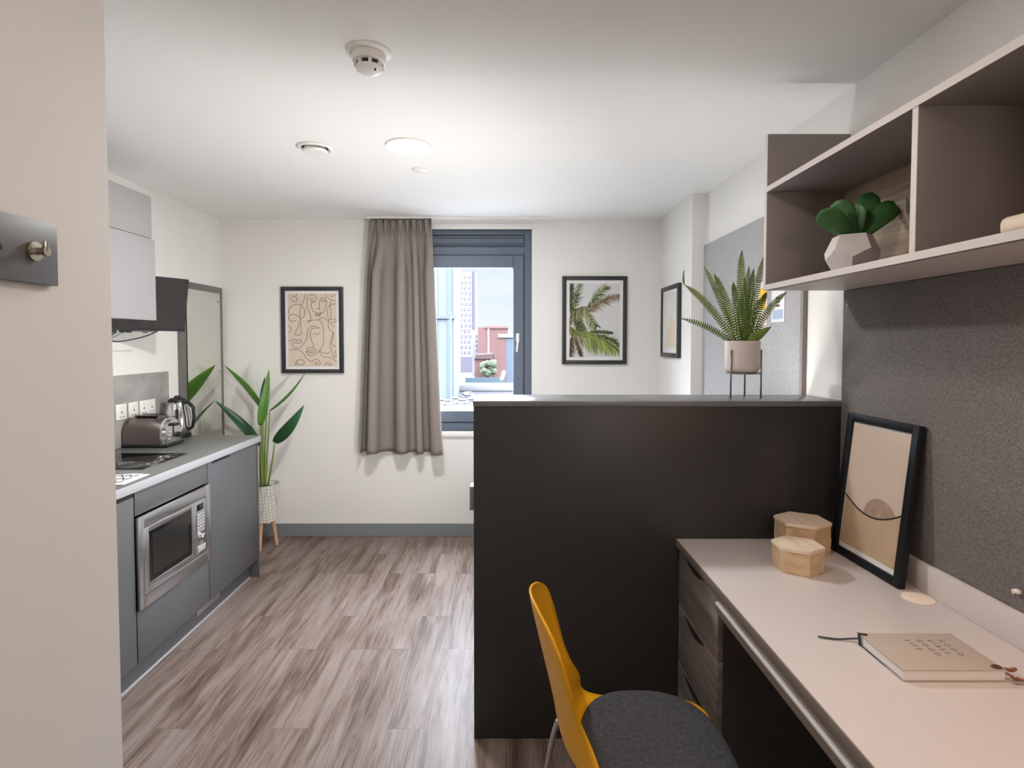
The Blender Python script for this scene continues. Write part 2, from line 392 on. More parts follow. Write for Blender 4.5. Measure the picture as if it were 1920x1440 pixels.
bm = BM(); box(bm, (WX0-.02, BY-.010, WZ1), (WX1+.012, BY+.03, WZ1+.045), .003); obj('lintel_trim', bm, m_white, win, True)

# ------------------------------------------------------------------ city outside the window
GZ = -14.0
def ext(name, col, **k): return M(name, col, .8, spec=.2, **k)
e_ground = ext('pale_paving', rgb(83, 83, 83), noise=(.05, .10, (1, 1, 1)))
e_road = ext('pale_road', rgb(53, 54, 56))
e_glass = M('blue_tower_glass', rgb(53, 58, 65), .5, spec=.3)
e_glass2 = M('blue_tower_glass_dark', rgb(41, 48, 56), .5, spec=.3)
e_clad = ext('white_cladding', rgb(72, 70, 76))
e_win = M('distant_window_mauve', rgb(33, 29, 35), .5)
e_mull = ext('mauve_and_side_shade', rgb(47, 44, 51))
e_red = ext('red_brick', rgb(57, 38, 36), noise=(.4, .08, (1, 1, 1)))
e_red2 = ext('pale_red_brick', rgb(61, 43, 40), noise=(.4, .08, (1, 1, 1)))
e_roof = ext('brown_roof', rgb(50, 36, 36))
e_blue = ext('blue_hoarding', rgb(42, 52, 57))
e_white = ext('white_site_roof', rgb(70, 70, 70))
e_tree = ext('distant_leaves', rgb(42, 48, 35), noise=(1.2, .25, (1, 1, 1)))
def tri(px, Y): return (px-948)/1080*Y
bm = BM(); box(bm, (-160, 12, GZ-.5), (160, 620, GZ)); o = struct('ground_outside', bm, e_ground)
t = thing('glass_tower', 'pale blue glass tower seen at the left of the window behind the curtain edge', 'building', (-22, 150, GZ))
bx('tower_body', (-34, 150, GZ), (-13.4, 172, 46), e_glass, t, 0)
for x in (-30, -25.5, -21.5, -18.2): bx('mullion', (x, 149.6, GZ), (x+.5, 150, 46), e_white, t, 0)
bx('corner_strip', (-15.1, 149.5, GZ), (-13.9, 150, 46), e_glass2, t, 0)
for z in (33.5, 7.5): bx('ledge', (-19, 149.3, z), (-12.8, 150, z+.8), e_glass2, t, 0)
t = thing('white_tower_block', 'tall white clad tower block with rows of small mauve windows', 'building', (-20, 290, GZ))
tx0, tx1 = tri(853, 290), tri(885, 290)
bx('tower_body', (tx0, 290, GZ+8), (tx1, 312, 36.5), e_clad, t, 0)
bx('shaded_side_wall', (tx1, 290.4, GZ+8), (tri(891, 290), 312, 36.8), e_mull, t, 0)  # tower's shaded edge put into this darker side colour
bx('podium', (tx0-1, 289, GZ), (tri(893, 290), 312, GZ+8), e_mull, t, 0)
proto = None
for r in range(15):
    for c in range(4):
        x = tx0 + .25 + c*2.1 + (.5 if r % 2 else 0); z = GZ+9.4 + r*2.72
        if proto is None:
            proto = bx('window', (x, 289.75, z), (x+1.15, 290.05, z+1.5), e_win, t, 0); p0 = (x, z)
        else:
            o = proto.copy(); COL.objects.link(o); o.parent = t; o.location = (x-p0[0], 0, z-p0[1])
t = thing('white_annex_block', 'small white block with few windows between the tower and the red brick building', 'building', (tri(896, 256), 256, GZ))
bx('block_body', (tri(885, 256), 256, GZ), (tri(905, 256), 268, 1.5+22/1080*256), e_clad, t, 0)
for c in range(2):
    for r in range(6): bx('window', (tri(892+c*6, 256), 255.8, -7+r*2.1), (tri(895+c*6, 256), 256, -5.8+r*2.1), e_win, t, 0)
t = thing('red_brick_building', 'long red brick building seen right of the tower through the window', 'building', (tri(925, 230), 230, GZ))
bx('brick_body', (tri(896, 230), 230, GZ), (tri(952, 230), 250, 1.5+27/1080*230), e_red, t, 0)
bx('light_pier', (tri(914, 230), 229.7, GZ), (tri(918, 230), 230, 1.5+26/1080*230), e_clad, t, 0)
bx('roof_edge', (tri(909, 230), 229.6, 1.5+25/1080*230), (tri(953, 230), 251, 1.5+29/1080*230), e_red2, t, 0)
t = thing('brick_corner_building', 'pink brick corner building with a grey glazed side at the right of the window', 'building', (tri(945, 190), 190, GZ))
bx('brick_body', (tri(927, 190), 190, GZ), (tri(949, 190), 205, 1.5+8/1080*190), e_red2, t, 0)
bx('glazed_side', (tri(949, 190), 190.2, GZ), (tri(980, 190), 205, 1.5+14/1080*190), e_glass2, t, 0)
bx('roof_edge', (tri(934, 190), 189.6, 1.5+8/1080*190), (tri(981, 190), 206, 1.5+15/1080*190), e_clad, t, 0)
t = thing('low_brown_building', 'low brown roofed building in front of the red brick building', 'building', (tri(905, 190), 190, GZ))
bx('brick_body', (tri(890, 190), 190, GZ), (tri(925.5, 190), 198, 1.5-32/1080*190), e_red2, t, 0)
prism_bm = BM(); prism(prism_bm, [(tri(889, 190), 189.4, 1.5-32/1080*190), (tri(926, 190), 189.4, 1.5-32/1080*190), (tri(924.5, 190), 189.4, 1.5-22/1080*190), (tri(893, 190), 189.4, 1.5-24/1080*190)], (0, 9, 0))
obj('roof', prism_bm, e_roof, t)
def ico(bm, c, r, jit=.12, sub=2, sq=1.0):
    q = bmesh.ops.create_icosphere(bm, subdivisions=sub, radius=r)
    for v in q['verts']:
        v.co = Vector((v.co.x*(1+random.uniform(-jit, jit)), v.co.y*(1+random.uniform(-jit, jit)), v.co.z*sq*(1+random.uniform(-jit, jit)))) + Vector(c)
t = thing('round_tree', 'round green tree in front of the red brick building outside', 'tree', (tri(917, 185), 185, GZ))
bm = BM()
for k in range(9): ico(bm, (tri(917, 185)+random.uniform(-1.5, 1.5), 185+random.uniform(-1, 1), -6.2+random.uniform(-2.2, 2.4)), random.uniform(1.0, 1.7), .2)
obj('tree_crown', bm, e_tree, t)
bm = BM(); tube(bm, [(tri(917, 185), 185, GZ), (tri(917, 185), 185, -7)], .25, 8); obj('trunk', bm, e_roof, t)
bm = BM(); box(bm, (tri(872, 180), 180, GZ), (tri(946, 180), 180.3, 1.5-67/1080*180)); tag(obj('site_hoarding', bm, e_blue), 'long pale blue site hoarding outside below the tree', 'fence')
t = thing('white_site_roof', 'long low white roofed shed beyond the car park outside', 'shed', (tri(900, 168), 168, GZ))
bx('shed_wall', (tri(838, 168), 168, GZ), (tri(975, 168), 174, 1.5-92/1080*168), e_clad, t, 0)
bx('roof', (tri(835, 168), 167.5, 1.5-92/1080*168), (tri(980, 168), 174.5, 1.5-80/1080*168), e_white, t, .2)
bm = BM(); tube(bm, [(tri(846, 90), 90, GZ), (tri(846, 90), 90, 6.0)], .12, 8); tube(bm, [(tri(846, 90), 90, 5.8), (tri(838, 90), 90, 6.2)], .1, 8)
tag(obj('street_lamp', bm, e_glass), 'thin pale blue street lamp post outside in front of the glass tower', 'lamp')
cars = [(824, 143, e_glass2), (840, 141, e_white), (854, 147.5, e_win), (866, 143, e_white), (876, 156, e_glass2), (877, 163, e_clad), (872, 159, e_win), (884, 145, e_mull)]
clabels = ['blue parked car nearest the curtain edge outside', 'white parked car beside the lamp post outside', 'mauve parked car right in front of the glass tower', 'white parked car nearest the partition edge outside', 'blue parked car in front of the low white shed', 'white parked car in the row closest to the low shed', 'mauve parked car behind the blue one near the low shed', 'grey parked car low at the right of the car park']
for (px, Y, mm), lb in zip(cars, clabels):
    x = tri(px, Y); t = thing('parked_car', lb, 'car', (x, Y, GZ), group='parked cars outside')
    bx('car_body', (x-1.9, Y-.8, GZ+.25), (x+1.9, Y+.8, GZ+.85), mm, t, .2)
    bx('car_cabin', (x-1.0, Y-.7, GZ+.85), (x+1.1, Y+.7, GZ+1.4), e_win, t, .25)
    for wx in (-1.2, 1.2):
        for wy in (-.85, .65):
            bm = BM(); lathe(bm, [(.32, 0), (.32, .2)], (x+wx, Y+wy, GZ+.32), 14, axis='Y'); obj('wheel', bm, m_slate_dark, t)

# ------------------------------------------------------------------ curtain and its track
bm = BM(); box(bm, (-1.03, 4.285, CE-.014), (.335, 4.330, CE), .003); tag(obj('curtain_track', bm, m_white, smooth=True), 'white curtain track on the ceiling above the window', 'curtain track')
NU, NV = 240, 44
def meander(om, ph0):
    """fold line across the cloth: a sine-generated curve, normalised to unit width"""
    x = y = 0; out = [(0, 0)]
    for k in range(NU):
        u = (k+.5)/NU; th = om*(.82+.18*math.sin(9*u+1))*math.sin(2*PI*4.1*u + .55*math.sin(2*PI*1.6*u) + ph0)
        x += math.cos(th); y += math.sin(th); out.append((x, y))
    W = out[-1][0]; sl = out[-1][1]/NU
    q = [(a/W, (b-sl*k)/W) for k, (a, b) in enumerate(out)]; m = sum(b for a, b in q)/len(q)
    return [(a, b-m) for a, b in q]
ROWS = [meander(.55 + 1.30*min(1, (j/NV)/.22) - .10*max(0, j/NV-.5), .4 + .25*math.sin(2.2*j/NV)) for j in range(NV+1)]
def curtain_point(i, j, yy=4.300):
    u, v = i/NU, j/NV
    xl = -1.005 + (-1.083 + 1.005)*v; xr = -.548 + (-.468 + .548)*(v**.9)
    top = max(0, 1-v/.11); a, b = ROWS[j][i]
    y = yy + b*(xr-xl)*(1-.35*top) + top*.010*(math.sin(2*PI*19*u) + .7*math.sin(2*PI*31*u+1))
    return (xl + (xr-xl)*a, y, CE-.016 - v*(1.742 + .010*(u-.3)))
bm = BM(); solid(bm, [[curtain_point(i, j) for j in range(NV+1)] for i in range(NU+1)], .004)
cur = tag(obj('curtain', bm, m_curtain, smooth='all'), 'taupe pleated curtain gathered at the left of the window', 'curtain')
bm = BM()
for k in range(9):
    u = (k+.6)/9.3; i = int(u*NU); x, y, z = curtain_point(i, 2)
    prism(bm, [(x-.013, y-.010, CE-.026), (x+.013, y-.010, CE-.026), (x+.004, y-.016, CE-.13), (x-.003, y-.016, CE-.13)], (0, -.008, 0))
obj('pinch_pleats', bm, m_curtain, cur)

# ------------------------------------------------------------------ ceiling fittings
t = thing('smoke_detector', 'white smoke detector with dark vents on the ceiling nearest the camera', 'smoke detector', (-.436, 1.873, CE))
c = (-.436, 1.873, CE)
bm = BM(); lathe(bm, [(.071, 0), (.071, -.006), (.066, -.010), (.050, -.012)], c, 48); obj('mounting_plate', bm, m_white, t, True)
bm = BM(); lathe(bm, [(.053, -.010), (.055, -.022), (.051, -.034), (.045, -.037)], c, 48); obj('detector_body', bm, m_white, t, True)
bm = BM(); lathe(bm, [(.039, -.037), (.037, -.053)], c, 48); obj('sensor_vent', bm, m_blk, t, True, label='black vent slots')
bm = BM()
for k in range(8):
    a = k*PI/4+.3; box(bm, (-.005, .036, -.056), (.005, .046, -.034)); vv = [v for v in bm.verts if not v.tag]
    for v in vv: v.tag = True; v.co = Matrix.Rotation(a, 3, 'Z') @ v.co + Vector(c)
obj('vent_ribs', bm, m_white, t)
bm = BM(); lathe(bm, [(.044, -.050), (.041, -.056), (.030, -.065), (.012, -.068)], c, 48); obj('sensor_cap', bm, m_white, t, True)
bm = BM(); lathe(bm, [(.003, -.060), (.003, -.0675)], (c[0]+.024, c[1]-.02, c[2]), 12); obj('indicator_light', bm, m_blkgloss, t)
t = thing('ceiling_vent', 'round white ceiling air valve left of the lit ceiling light', 'vent', (-.906, 2.775, CE)); c = (-.906, 2.775, CE)
bm = BM(); lathe(bm, [(.082, 0), (.083, -.006), (.074, -.013), (.064, -.008), (.060, 0)], c, 48, cap1=False); obj('valve_ring', bm, m_white, t, True)
bm = BM(); lathe(bm, [(.050, -.004), (.058, -.020), (.054, -.026), (.02, -.029)], c, 48); obj('valve_disc', bm, m_white, t, True)
t = thing('ceiling_light', 'round lit recessed ceiling light', 'ceiling light', (-.458, 2.753, CE)); c = (-.458, 2.753, CE)
bm = BM(); lathe(bm, [(.108, 0), (.109, -.004), (.104, -.008), (.099, -.006), (.099, 0)], c, 56, cap0=False, cap1=False); obj('trim_ring', bm, m_white, t, True)
m_lit = M('lit_diffuser', rgb(255, 255, 255), .6, emit=((1, .99, .975, 1), 235))
bm = BM(); lathe(bm, [(.099, -.002), (.099, -.005)], c, 56); obj('diffuser', bm, m_lit, t)
bm = BM(); lathe(bm, [(.042, 0), (.042, -.004), (.038, -.007), (.01, -.008)], (-.464, 3.131, CE), 40)
tag(obj('sprinkler_cover', bm, m_white, smooth=True), 'small white sprinkler cover plate on the ceiling beyond the light', 'sprinkler cover')
t = thing('fill_downlight', 'added fill downlight in the hall ceiling, out of view above the camera', 'ceiling light', (.22, 1.40, CE)); c = (.22, 1.40, CE)  # added out of view to brighten the desk end
bm = BM(); lathe(bm, [(.108, 0), (.109, -.004), (.104, -.008), (.099, -.006), (.099, 0)], c, 56, cap0=False, cap1=False); obj('trim_ring', bm, m_white, t, True)
bm = BM(); lathe(bm, [(.099, -.002), (.099, -.005)], c, 56); obj('diffuser', bm, M('warm_diffuser', rgb(255, 240, 225), .6), t)
t = thing('fill_floor_lamp', 'added globe fill lamp on a thin stand, unseen behind the camera', 'lamp', (.55, -.90, 0)); c = (.55, -.90, 0)  # unseen lamp added to light the near walls and ceiling
bm = BM(); lathe(bm, [(.13, 0), (.13, .015), (.02, .022)], c, 36); obj('base', bm, m_blk, t, True)
bm = BM(); lathe(bm, [(.010, .02), (.010, 1.80)], c, 14); obj('pole', bm, m_blk, t, True)
bm = BM(); lathe(bm, [(.012, 1.79), (.05, 1.805), (.055, 1.825)], c, 28); obj('globe_holder', bm, m_blk, t, True)

# ------------------------------------------------------------------ kitchen
KX = -1.576                                                   # cabinet door plane
def base_unit(y0, y1, label):
    t = thing('base_cabinet', label, 'cabinet', (-1.87, (y0+y1)/2, .12), group='grey kitchen base cabinets')
    if 'microwave' in label:
        bx('carcass', (LX+.002, y0+.001, .125), (KX-.021, y1-.001, .340), m_cab_in, t, 0); bx('top_rail', (LX+.002, y0+.001, .770), (KX-.021, y1-.001, .862), m_cab_in, t, 0)
    else: bx('carcass', (LX+.002, y0+.001, .125), (KX-.021, y1-.001, .862), m_cab_in, t, 0)
    return t
t = base_unit(3.022, 3.622, 'grey base cabinet with one plain door at the window end of the run')
bx('door', (KX-.019, 3.025, .120), (KX, 3.619, .862), m_cab, t, .0015)
bx('handle_cutout', (KX-.004, 3.07, .846), (KX+.001, 3.26, .8635), m_cab_in, t, 0)
bx('end_panel', (LX+.002, 3.622, .0), (KX+.002, 3.640, .862), m_cab, t, .001)
t = base_unit(2.420, 3.022, 'grey base cabinet housing the built-in microwave')
bx('top_fascia', (KX-.019, 2.424, .757), (KX, 3.019, .862), m_cab, t, .0015)
bx('lower_panel', (KX-.019, 2.424, .120), (KX, 3.019, .345), m_cab, t, .0015)
t = base_unit(1.820, 2.420, 'grey base cabinet at the near end beside the entry wall')
bx('door', (KX-.019, 1.823, .120), (KX, 2.416, .842), m_cab, t, .0015)
bx('handle_cutout', (KX-.018, 1.85, .843), (KX-.002, 2.414, .8625), m_cab_in, t, 0)
t = thing('kitchen_plinth', 'dark recessed plinth board under the grey base cabinets', 'plinth', (KX-.05, 2.7, 0))
bx('plinth_board', (KX-.066, 1.82, 0), (KX-.050, 3.60, .118), m_cab, t, 0)
bx('vent_grille', (KX-.052, 2.98, .055), (KX-.046, 3.22, .112), m_steel, t, .001, label='pale metal vent grille')
bx('sealing_strip', (KX-.050, 1.82, 0), (KX-.042, 3.60, .012), m_worktop_edge, t, .002)
t = thing('worktop', 'grey kitchen worktop with a pale front edge', 'worktop', (-1.86, 2.75, .865))
bx('worktop_slab', (LX+.001, 1.80, .865), (KX+.012, 3.655, .905), m_worktop, t, .002)
bx('front_edge', (KX+.010, 1.80, .8655), (KX+.0145, 3.655, .9035), m_worktop_edge, t, .001, label='pale grey front edge')
bx('splashback', (LX+.0006, 2.0, .906), (LX+.008, 3.683, 1.312), m_splash); tag(bpy.data.objects['splashback'], 'mottled concrete look splashback panel behind the kettle', 'splashback')

# built-in microwave
t = thing('microwave', 'stainless steel built-in microwave with a dark glass door', 'microwave', (KX, 2.72, .345))
my0, my1, mz0, mz1 = 2.424, 3.018, .348, .750
iy0, iy1, iz0, iz1 = 2.462, 2.982, .410, .696
bx('oven_body', (KX-.35, my0+.03, mz0+.03), (KX-.004, my1-.03, mz1-.03), m_blk, t, 0)
bm = BM(); q = KX+.014
box(bm, (KX-.002, my0, mz0), (q, iy0, mz1), .002); box(bm, (KX-.002, iy1, mz0), (q, my1, mz1), .002)
box(bm, (KX-.002, iy0, mz0), (q, iy1, iz0), .002); box(bm, (KX-.002, iy0, iz1), (q, iy1, mz1), .002); obj('trim_frame', bm, m_steel, t, True)
dy1 = 2.872
wy0, wy1, wz0, wz1 = 2.497, 2.842, .440, .668
bm = BM(); q0, q = KX-.002, KX+.012
box(bm, (q0, iy0+.003, iz0+.003), (q, wy0, iz1-.003), .002); box(bm, (q0, wy1, iz0+.003), (q, dy1, iz1-.003), .002)
box(bm, (q0, wy0, iz0+.003), (q, wy1, wz0), .002); box(bm, (q0, wy0, wz1), (q, wy1, iz1-.003), .002); dr = obj('door', bm, m_steel, t, True)
bx('door_glass', (q0, wy0, wz0), (q-.003, wy1, wz1), m_blkgloss, dr, 0, label='dark glass window')
m_seethru = M('microwave_mesh_window', rgb(34, 33, 31), .15, spec=.5)
bx('viewing_mesh', (q-.003, wy0+.028, wz0+.025), (q-.0022, wy1-.03, wz1-.02), m_seethru, dr, 0)
cp = bx('control_panel', (q0, dy1+.002, iz0+.003), (q-.001, iy1-.003, iz1-.003), m_steel, t, .001)
bx('display', (q-.001, 2.892, .640), (q+.001, 2.952, .672), m_blkgloss, cp, .0005)
bxm = M('button_silver', rgb(214, 213, 214), .35, .6)
for r in range(6):
    for c_ in range(3):
        bx('button', (q-.001, 2.891+c_*.023, .612-r*.0165), (q+.0025, 2.908+c_*.023, .622-r*.0165), bxm, cp, .001)
bm = BM(); lathe(bm, [(.023, -.002), (.022, .016), (.018, .020)], (q, 2.924, .497), 28, axis='X'); obj('dial', bm, m_chrome, cp, True)
bx('door_release', (q-.001, 2.888, .428), (q+.004, 2.962, .458), bxm, cp, .002)
bx('brand_strip', (q-.001, 2.905, .468), (q+.0015, 2.945, .473), bxm, cp, .0004)

# hob, leaflet
t = thing('ceramic_hob', 'black glass two ring hob set in the grey worktop', 'hob', (-1.9, 2.85, .905))
bx('glass_plate', (-2.135, 2.665, .9052), (-1.692, 3.035, .911), m_blkgloss, t, .002)
m_ring = M('hob_ring_grey', rgb(40, 40, 42), .15)
for (x, y, r) in ((-2.03, 2.86, .085), (-1.85, 2.84, .06)):
    bm = BM(); lathe(bm, [(r-.002, .0112), (r, .0112), (r, .0116), (r-.002, .0116)], (x, y, .9), 48, cap0=False, cap1=False); obj('hob_ring', bm, m_ring, t)
for k in range(4):
    bm = BM(); lathe(bm, [(.006, .0112), (.006, .0118)], (-1.725, 2.76+k*.055, .9), 16); obj('touch_control', bm, m_white, t)
t = thing('printed_leaflet', 'white leaflet with black scribbled lettering on the worktop in front of the hob', 'leaflet', (-1.72, 2.46, .906), rotz=.06)
bm = BM(); P = [[(-.13+.26*i/12, -.10+.20*j/6, .001+.002*math.sin(i*.9)*(j/6)) for j in range(7)] for i in range(13)]
solid(bm, P, .0012); obj('paper', bm, M('leaflet_paper', rgb(226, 224, 228), .6), t, local=True)
m_ink = M('black_ink', rgb(32, 32, 36), .6)
def stroke(bm, pts, w, nrm, off):
    """flat ribbon of width w along points, lying in the plane whose normal is nrm"""
    nrm = Vector(nrm); pts = [Vector(p)+nrm*off for p in pts]; L = []; R = []
    for k, p in enumerate(pts):
        d = (pts[min(k+1, len(pts)-1)]-pts[max(k-1, 0)]).normalized(); s = nrm.cross(d)*w/2
        L.append(bm.verts.new(p+s)); R.append(bm.verts.new(p-s))
    for k in range(len(pts)-1): bm.faces.new((L[k], R[k], R[k+1], L[k+1]))
def smooth_line(pts, n=4):
    out = []
    for k in range(len(pts)-1):
        p0, p1, p2, p3 = pts[max(k-1, 0)], pts[k], pts[k+1], pts[min(k+2, len(pts)-1)]
        for i in range(n):
            s = i/n; out.append(tuple(.5*((2*b) + (-a+c)*s + (2*a-5*b+4*c-d)*s*s + (-a+3*b-3*c+d)*s**3) for a, b, c, d in zip(p0, p1, p2, p3)))
    return out + [tuple(pts[-1])]
bm = BM()
for k in range(3):
    pts = [(-.10+.018*i, -.055+.055*k + (.016 if i % 2 else -.016), 0) for i in range(12)]
    stroke(bm, smooth_line(pts), .006, (0, 0, 1), .0052)
obj('lettering', bm, m_ink, t, local=True)

# toaster: long side to the camera, control end towards the room
t = thing('toaster', 'silver two slice toaster with a dark base standing before the kettle', 'toaster', (-2.03, 3.30, .905))
ty0, ty1, tx0_, tx1_ = 3.212, 3.382, -2.150, -1.938
bx('toaster_base', (tx0_-.004, ty0-.004, .907), (tx1_+.040, ty1+.004, .926), m_blk, t, .006)
def arch(y0, y1, z0, z1, r=.075, n=9):
    pts = [(y0, z0), (y1, z0)]
    for k in range(n): a = PI/2*k/(n-1); pts.append((y1-r*(1-math.cos(a)), z1-r+r*math.sin(a)*1.0))
    for k in range(n): a = PI/2+PI/2*k/(n-1); pts.append((y0+r*(1+math.cos(a)), z1-r+r*math.sin(a)))
    return pts
m_toast = M('toaster_steel', rgb(132, 123, 119), .36, 1)
bm = BM()
P = []
for k in range(13):                                            # body rounded over its top along the length
    x = tx0_ + (tx1_-tx0_)*k/12; dz = .020*(abs(k-6)/6)**3
    P.append([(x, y, z - (dz if z > .99 else 0)) for y, z in arch(ty0, ty1, .925, 1.082)])
V = [[bm.verts.new(p) for p in row] for row in P]
for a in range(12):
    for b in range(len(V[0])): c2 = (b+1) % len(V[0]); bm.faces.new((V[a][b], V[a][c2], V[a+1][c2], V[a+1][b]))
bm.faces.new(V[0]); bm.faces.new(V[-1][::-1]); obj('toaster_body', bm, m_toast, t, True)
bm = BM(); prism(bm, [(tx1_, y, z) for y, z in arch(ty0-.002, ty1+.002, .925, 1.066)], (.014, 0, 0)); prism(bm, [(tx1_+.014, y, z) for y, z in arch(ty0+.01, ty1-.01, .925, 1.055)], (.014, 0, 0)); obj('end_cap', bm, m_chrome, t, True)
for y in (3.259, 3.335): bx('bread_slot', (tx0_+.05, y-.014, 1.0760), (tx1_-.045, y+.014, 1.0826), m_blk, t, 0)
bx('lever_track', (tx1_+.0275, 3.289, .955), (tx1_+.029, 3.301, 1.035), m_blk, t, 0)
bx('lever', (tx1_+.027, 3.269, 1.020), (tx1_+.052, 3.321, 1.034), m_blk, t, .004)
for k in range(3):
    bm = BM(); lathe(bm, [(.006, 0), (.006, .006)], (tx1_+.028, 3.252, .95+k*.02), 14, axis='X'); obj('button', bm, bxm, t, True)
bm = BM(); lathe(bm, [(.016, 0), (.014, .016)], (tx1_+.028, 3.342, .962), 24, axis='X'); obj('browning_dial', bm, m_blk, t, True)

# kettle
kx_, ky_ = -2.052, 3.59
t = thing('kettle', 'polished steel kettle with black lid and handle behind the toaster', 'kettle', (kx_, ky_, .905))
c = (kx_, ky_, .905)
bm = BM(); lathe(bm, [(.072, .001), (.075, .006), (.075, .020), (.068, .025)], c, 40); obj('power_base', bm, m_blk, t, True)
bm = BM(); lathe(bm, [(.070, .025), (.079, .035), (.082, .07), (.078, .12), (.068, .17), (.056, .215), (.052, .222)], c, 48); obj('kettle_body', bm, m_chrome, t, True)
bm = BM(); lathe(bm, [(.054, .220), (.052, .232), (.040, .243), (.018, .249), (.016, .258), (.008, .261)], c, 40); obj('lid', bm, m_blk, t, True)
bm = BM(); tube(bm, [(kx_+.045, ky_-.02, 1.128), (kx_+.085, ky_-.03, 1.125), (kx_+.118, ky_-.036, 1.095), (kx_+.124, ky_-.038, 1.03), (kx_+.112, ky_-.036, .975), (kx_+.075, ky_-.02, .955)], .012, 12, .009); obj('handle', bm, m_blk, t, True)
bm = BM(); prism(bm, [(kx_-.052, ky_-.03, 1.115), (kx_-.052, ky_+.03, 1.115), (kx_-.10, ky_, 1.118)], (0, 0, -.001)); bm.free()
bm = BM(); P = [[(kx_-.050-.052*s, ky_+(a/6)*.032*(1-s*.9), 1.118-.055*(1-abs(a)/6)*(1-s)) for a in range(-6, 7)] for s in (0, .5, 1)]; solid(bm, P, .003); obj('spout', bm, m_chrome, t, True)
bm = BM(); a = -1.1
for dz in (0,):
    px_, py2 = kx_+.0735*math.cos(a), ky_+.0735*math.sin(a)
    tube(bm, [(kx_+.082*math.cos(a), ky_+.082*math.sin(a), .97), (kx_+.076*math.cos(a), ky_+.076*math.sin(a), 1.045), (kx_+.068*math.cos(a), ky_+.068*math.sin(a), 1.085)], .009, 10)
obj('water_gauge', bm, m_blkgloss, t, True)

# sockets
def socket(y0, y1, gang, label):
    t = thing('wall_socket', label, 'socket', (LX+.008, (y0+y1)/2, 1.108), group='white wall sockets on the splashback')
    bx('face_plate', (LX+.008, y0, 1.064), (LX+.017, y1, 1.152), m_white, t, .003)
    w = (y1-y0)/gang
    for g in range(gang):
        yc = y0+w*(g+.5)
        bx('rocker_switch', (LX+.016, yc-.008, 1.122), (LX+.021, yc+.008, 1.144), m_white, t, .002)
        bm = BM(); box(bm, (LX+.0165, yc-.004, 1.100), (LX+.0175, yc+.004, 1.112))
        for s in (-1, 1): box(bm, (LX+.0165, yc+s*.012-.005, 1.078), (LX+.0175, yc+s*.012+.005, 1.083))
        obj('pin_holes', bm, m_blk, t)
socket(3.168, 3.256, 1, 'white single wall socket furthest left on the splashback')
socket(3.275, 3.360, 1, 'white single wall socket in the middle of the three sockets')
socket(3.375, 3.524, 2, 'white double wall socket above the toaster nearest the kettle')

# wall cupboard
t = thing('wall_cupboard', 'pale grey wall cupboard with two stacked doors above the worktop', 'cupboard', (-2.0, 2.72, 1.617))
bx('carcass', (LX+.001, 1.82, 1.620), (-1.860, 3.020, 2.252), m_upper, t, .001)
for y0 in (2.42, 1.82):
    bx('upper_door', (-1.859, y0+.002, 2.036), (-1.840, y0+.599, 2.252), m_upper, t, .001)
    bx('lower_door', (-1.859, y0+.002, 1.612), (-1.826, y0+.599, 2.030), m_upper2, t, .001, label='paler lower door')

bx('fill_strip_lamp', (-2.03, 2.25, 1.600), (-1.97, 2.85, 1.6205), m_white, t, .002, label='added white fill strip lamp under the cupboard')  # added to brighten the wall above the worktop

# television on a wall arm, turned towards the camera
t = thing('television', 'black flat television on a wall arm beside the wall cupboard', 'television', (-1.975, 3.26, 1.725))
t.rotation_euler = (math.radians(0), 0, 0)
P0, P1 = Vector((-2.095, 3.035, 0)), Vector((-1.897, 3.44, 0))
ex = (P1-P0).normalized(); nz_ = Vector((ex.y, -ex.x, 0)).normalized(); up = (Vector((0, 0, 1)) + nz_*math.tan(math.radians(9))).normalized(); nn = ex.cross(up)
if nn.dot(Vector((1, -1, 0))) < 0: nn = -nn
TC = (P0+P1)/2 + Vector((0, 0, 1.715)); TW, TH = (P1-P0).length/2, .155
def tvbox(bm, x0, x1, z0, z1, d0, d1, bev=0):
    b2 = bmesh.new(); box(b2, (x0, d0, z0), (x1, d1, z1), bev)
    me = bpy.data.meshes.new('tmp'); b2.to_mesh(me); b2.free(); k = len(bm.verts); bm.from_mesh(me); bpy.data.meshes.remove(me); bm.verts.ensure_lookup_table()
    for v in bm.verts[k:]: v.co = TC + ex*v.co.x + up*v.co.z + nn*v.co.y
bm = BM(); tvbox(bm, -TW, TW, -TH, TH, -.022, 0, .003); obj('bezel', bm, m_blk, t)
m_screen = M('screen_with_reflection', rgb(46, 42, 39), .22, spec=.5, noise=(30, .18, (1, 1, 1)))  # brown mottling paints the room's reflection into the screen colour
bm = BM(); tvbox(bm, -TW+.009, TW-.007, -TH+.014, TH-.008, 0, .0015); obj('screen', bm, m_screen, t)
bm = BM(); tvbox(bm, -TW+.06, TW-.06, -TH+.012, TH-.06, -.058, -.022, .01); obj('rear_shell', bm, m_blk, t)
bm = BM()
for k, x in enumerate((-.17, -.125, -.09, .0)): tvbox(bm, x, x+.022, -TH-.016, -TH+.006, -.050, -.028, .002)
obj('plug', bm, m_slate_dark, t)
bm = BM(); ac = TC - nn*.058; box(bm, (LX, ac.y-.03, 1.66), (LX+.012, ac.y+.03, 1.80), .002); tube(bm, [(LX+.01, ac.y, 1.73), tuple(ac - nn*.002)], .014, 10); obj('wall_arm', bm, m_steel, t, True)
bm = BM(); tvbox(bm, -.06, .08, -TH-.010, -TH-.002, -.055, -.024, .001); obj('cable_tray', bm, m_upper, t)
b0 = TC + ex*-.16 - up*(TH+.012) - nn*.04
bm = BM()
tube(bm, smooth_line([tuple(b0), tuple(b0+Vector((-.01, -.02, -.035))), tuple(b0+Vector((.03, -.01, -.055))), tuple(b0+Vector((.10, .09, -.03))), tuple(b0+Vector((.14, .16, .002)))], 6), .0035, 8)
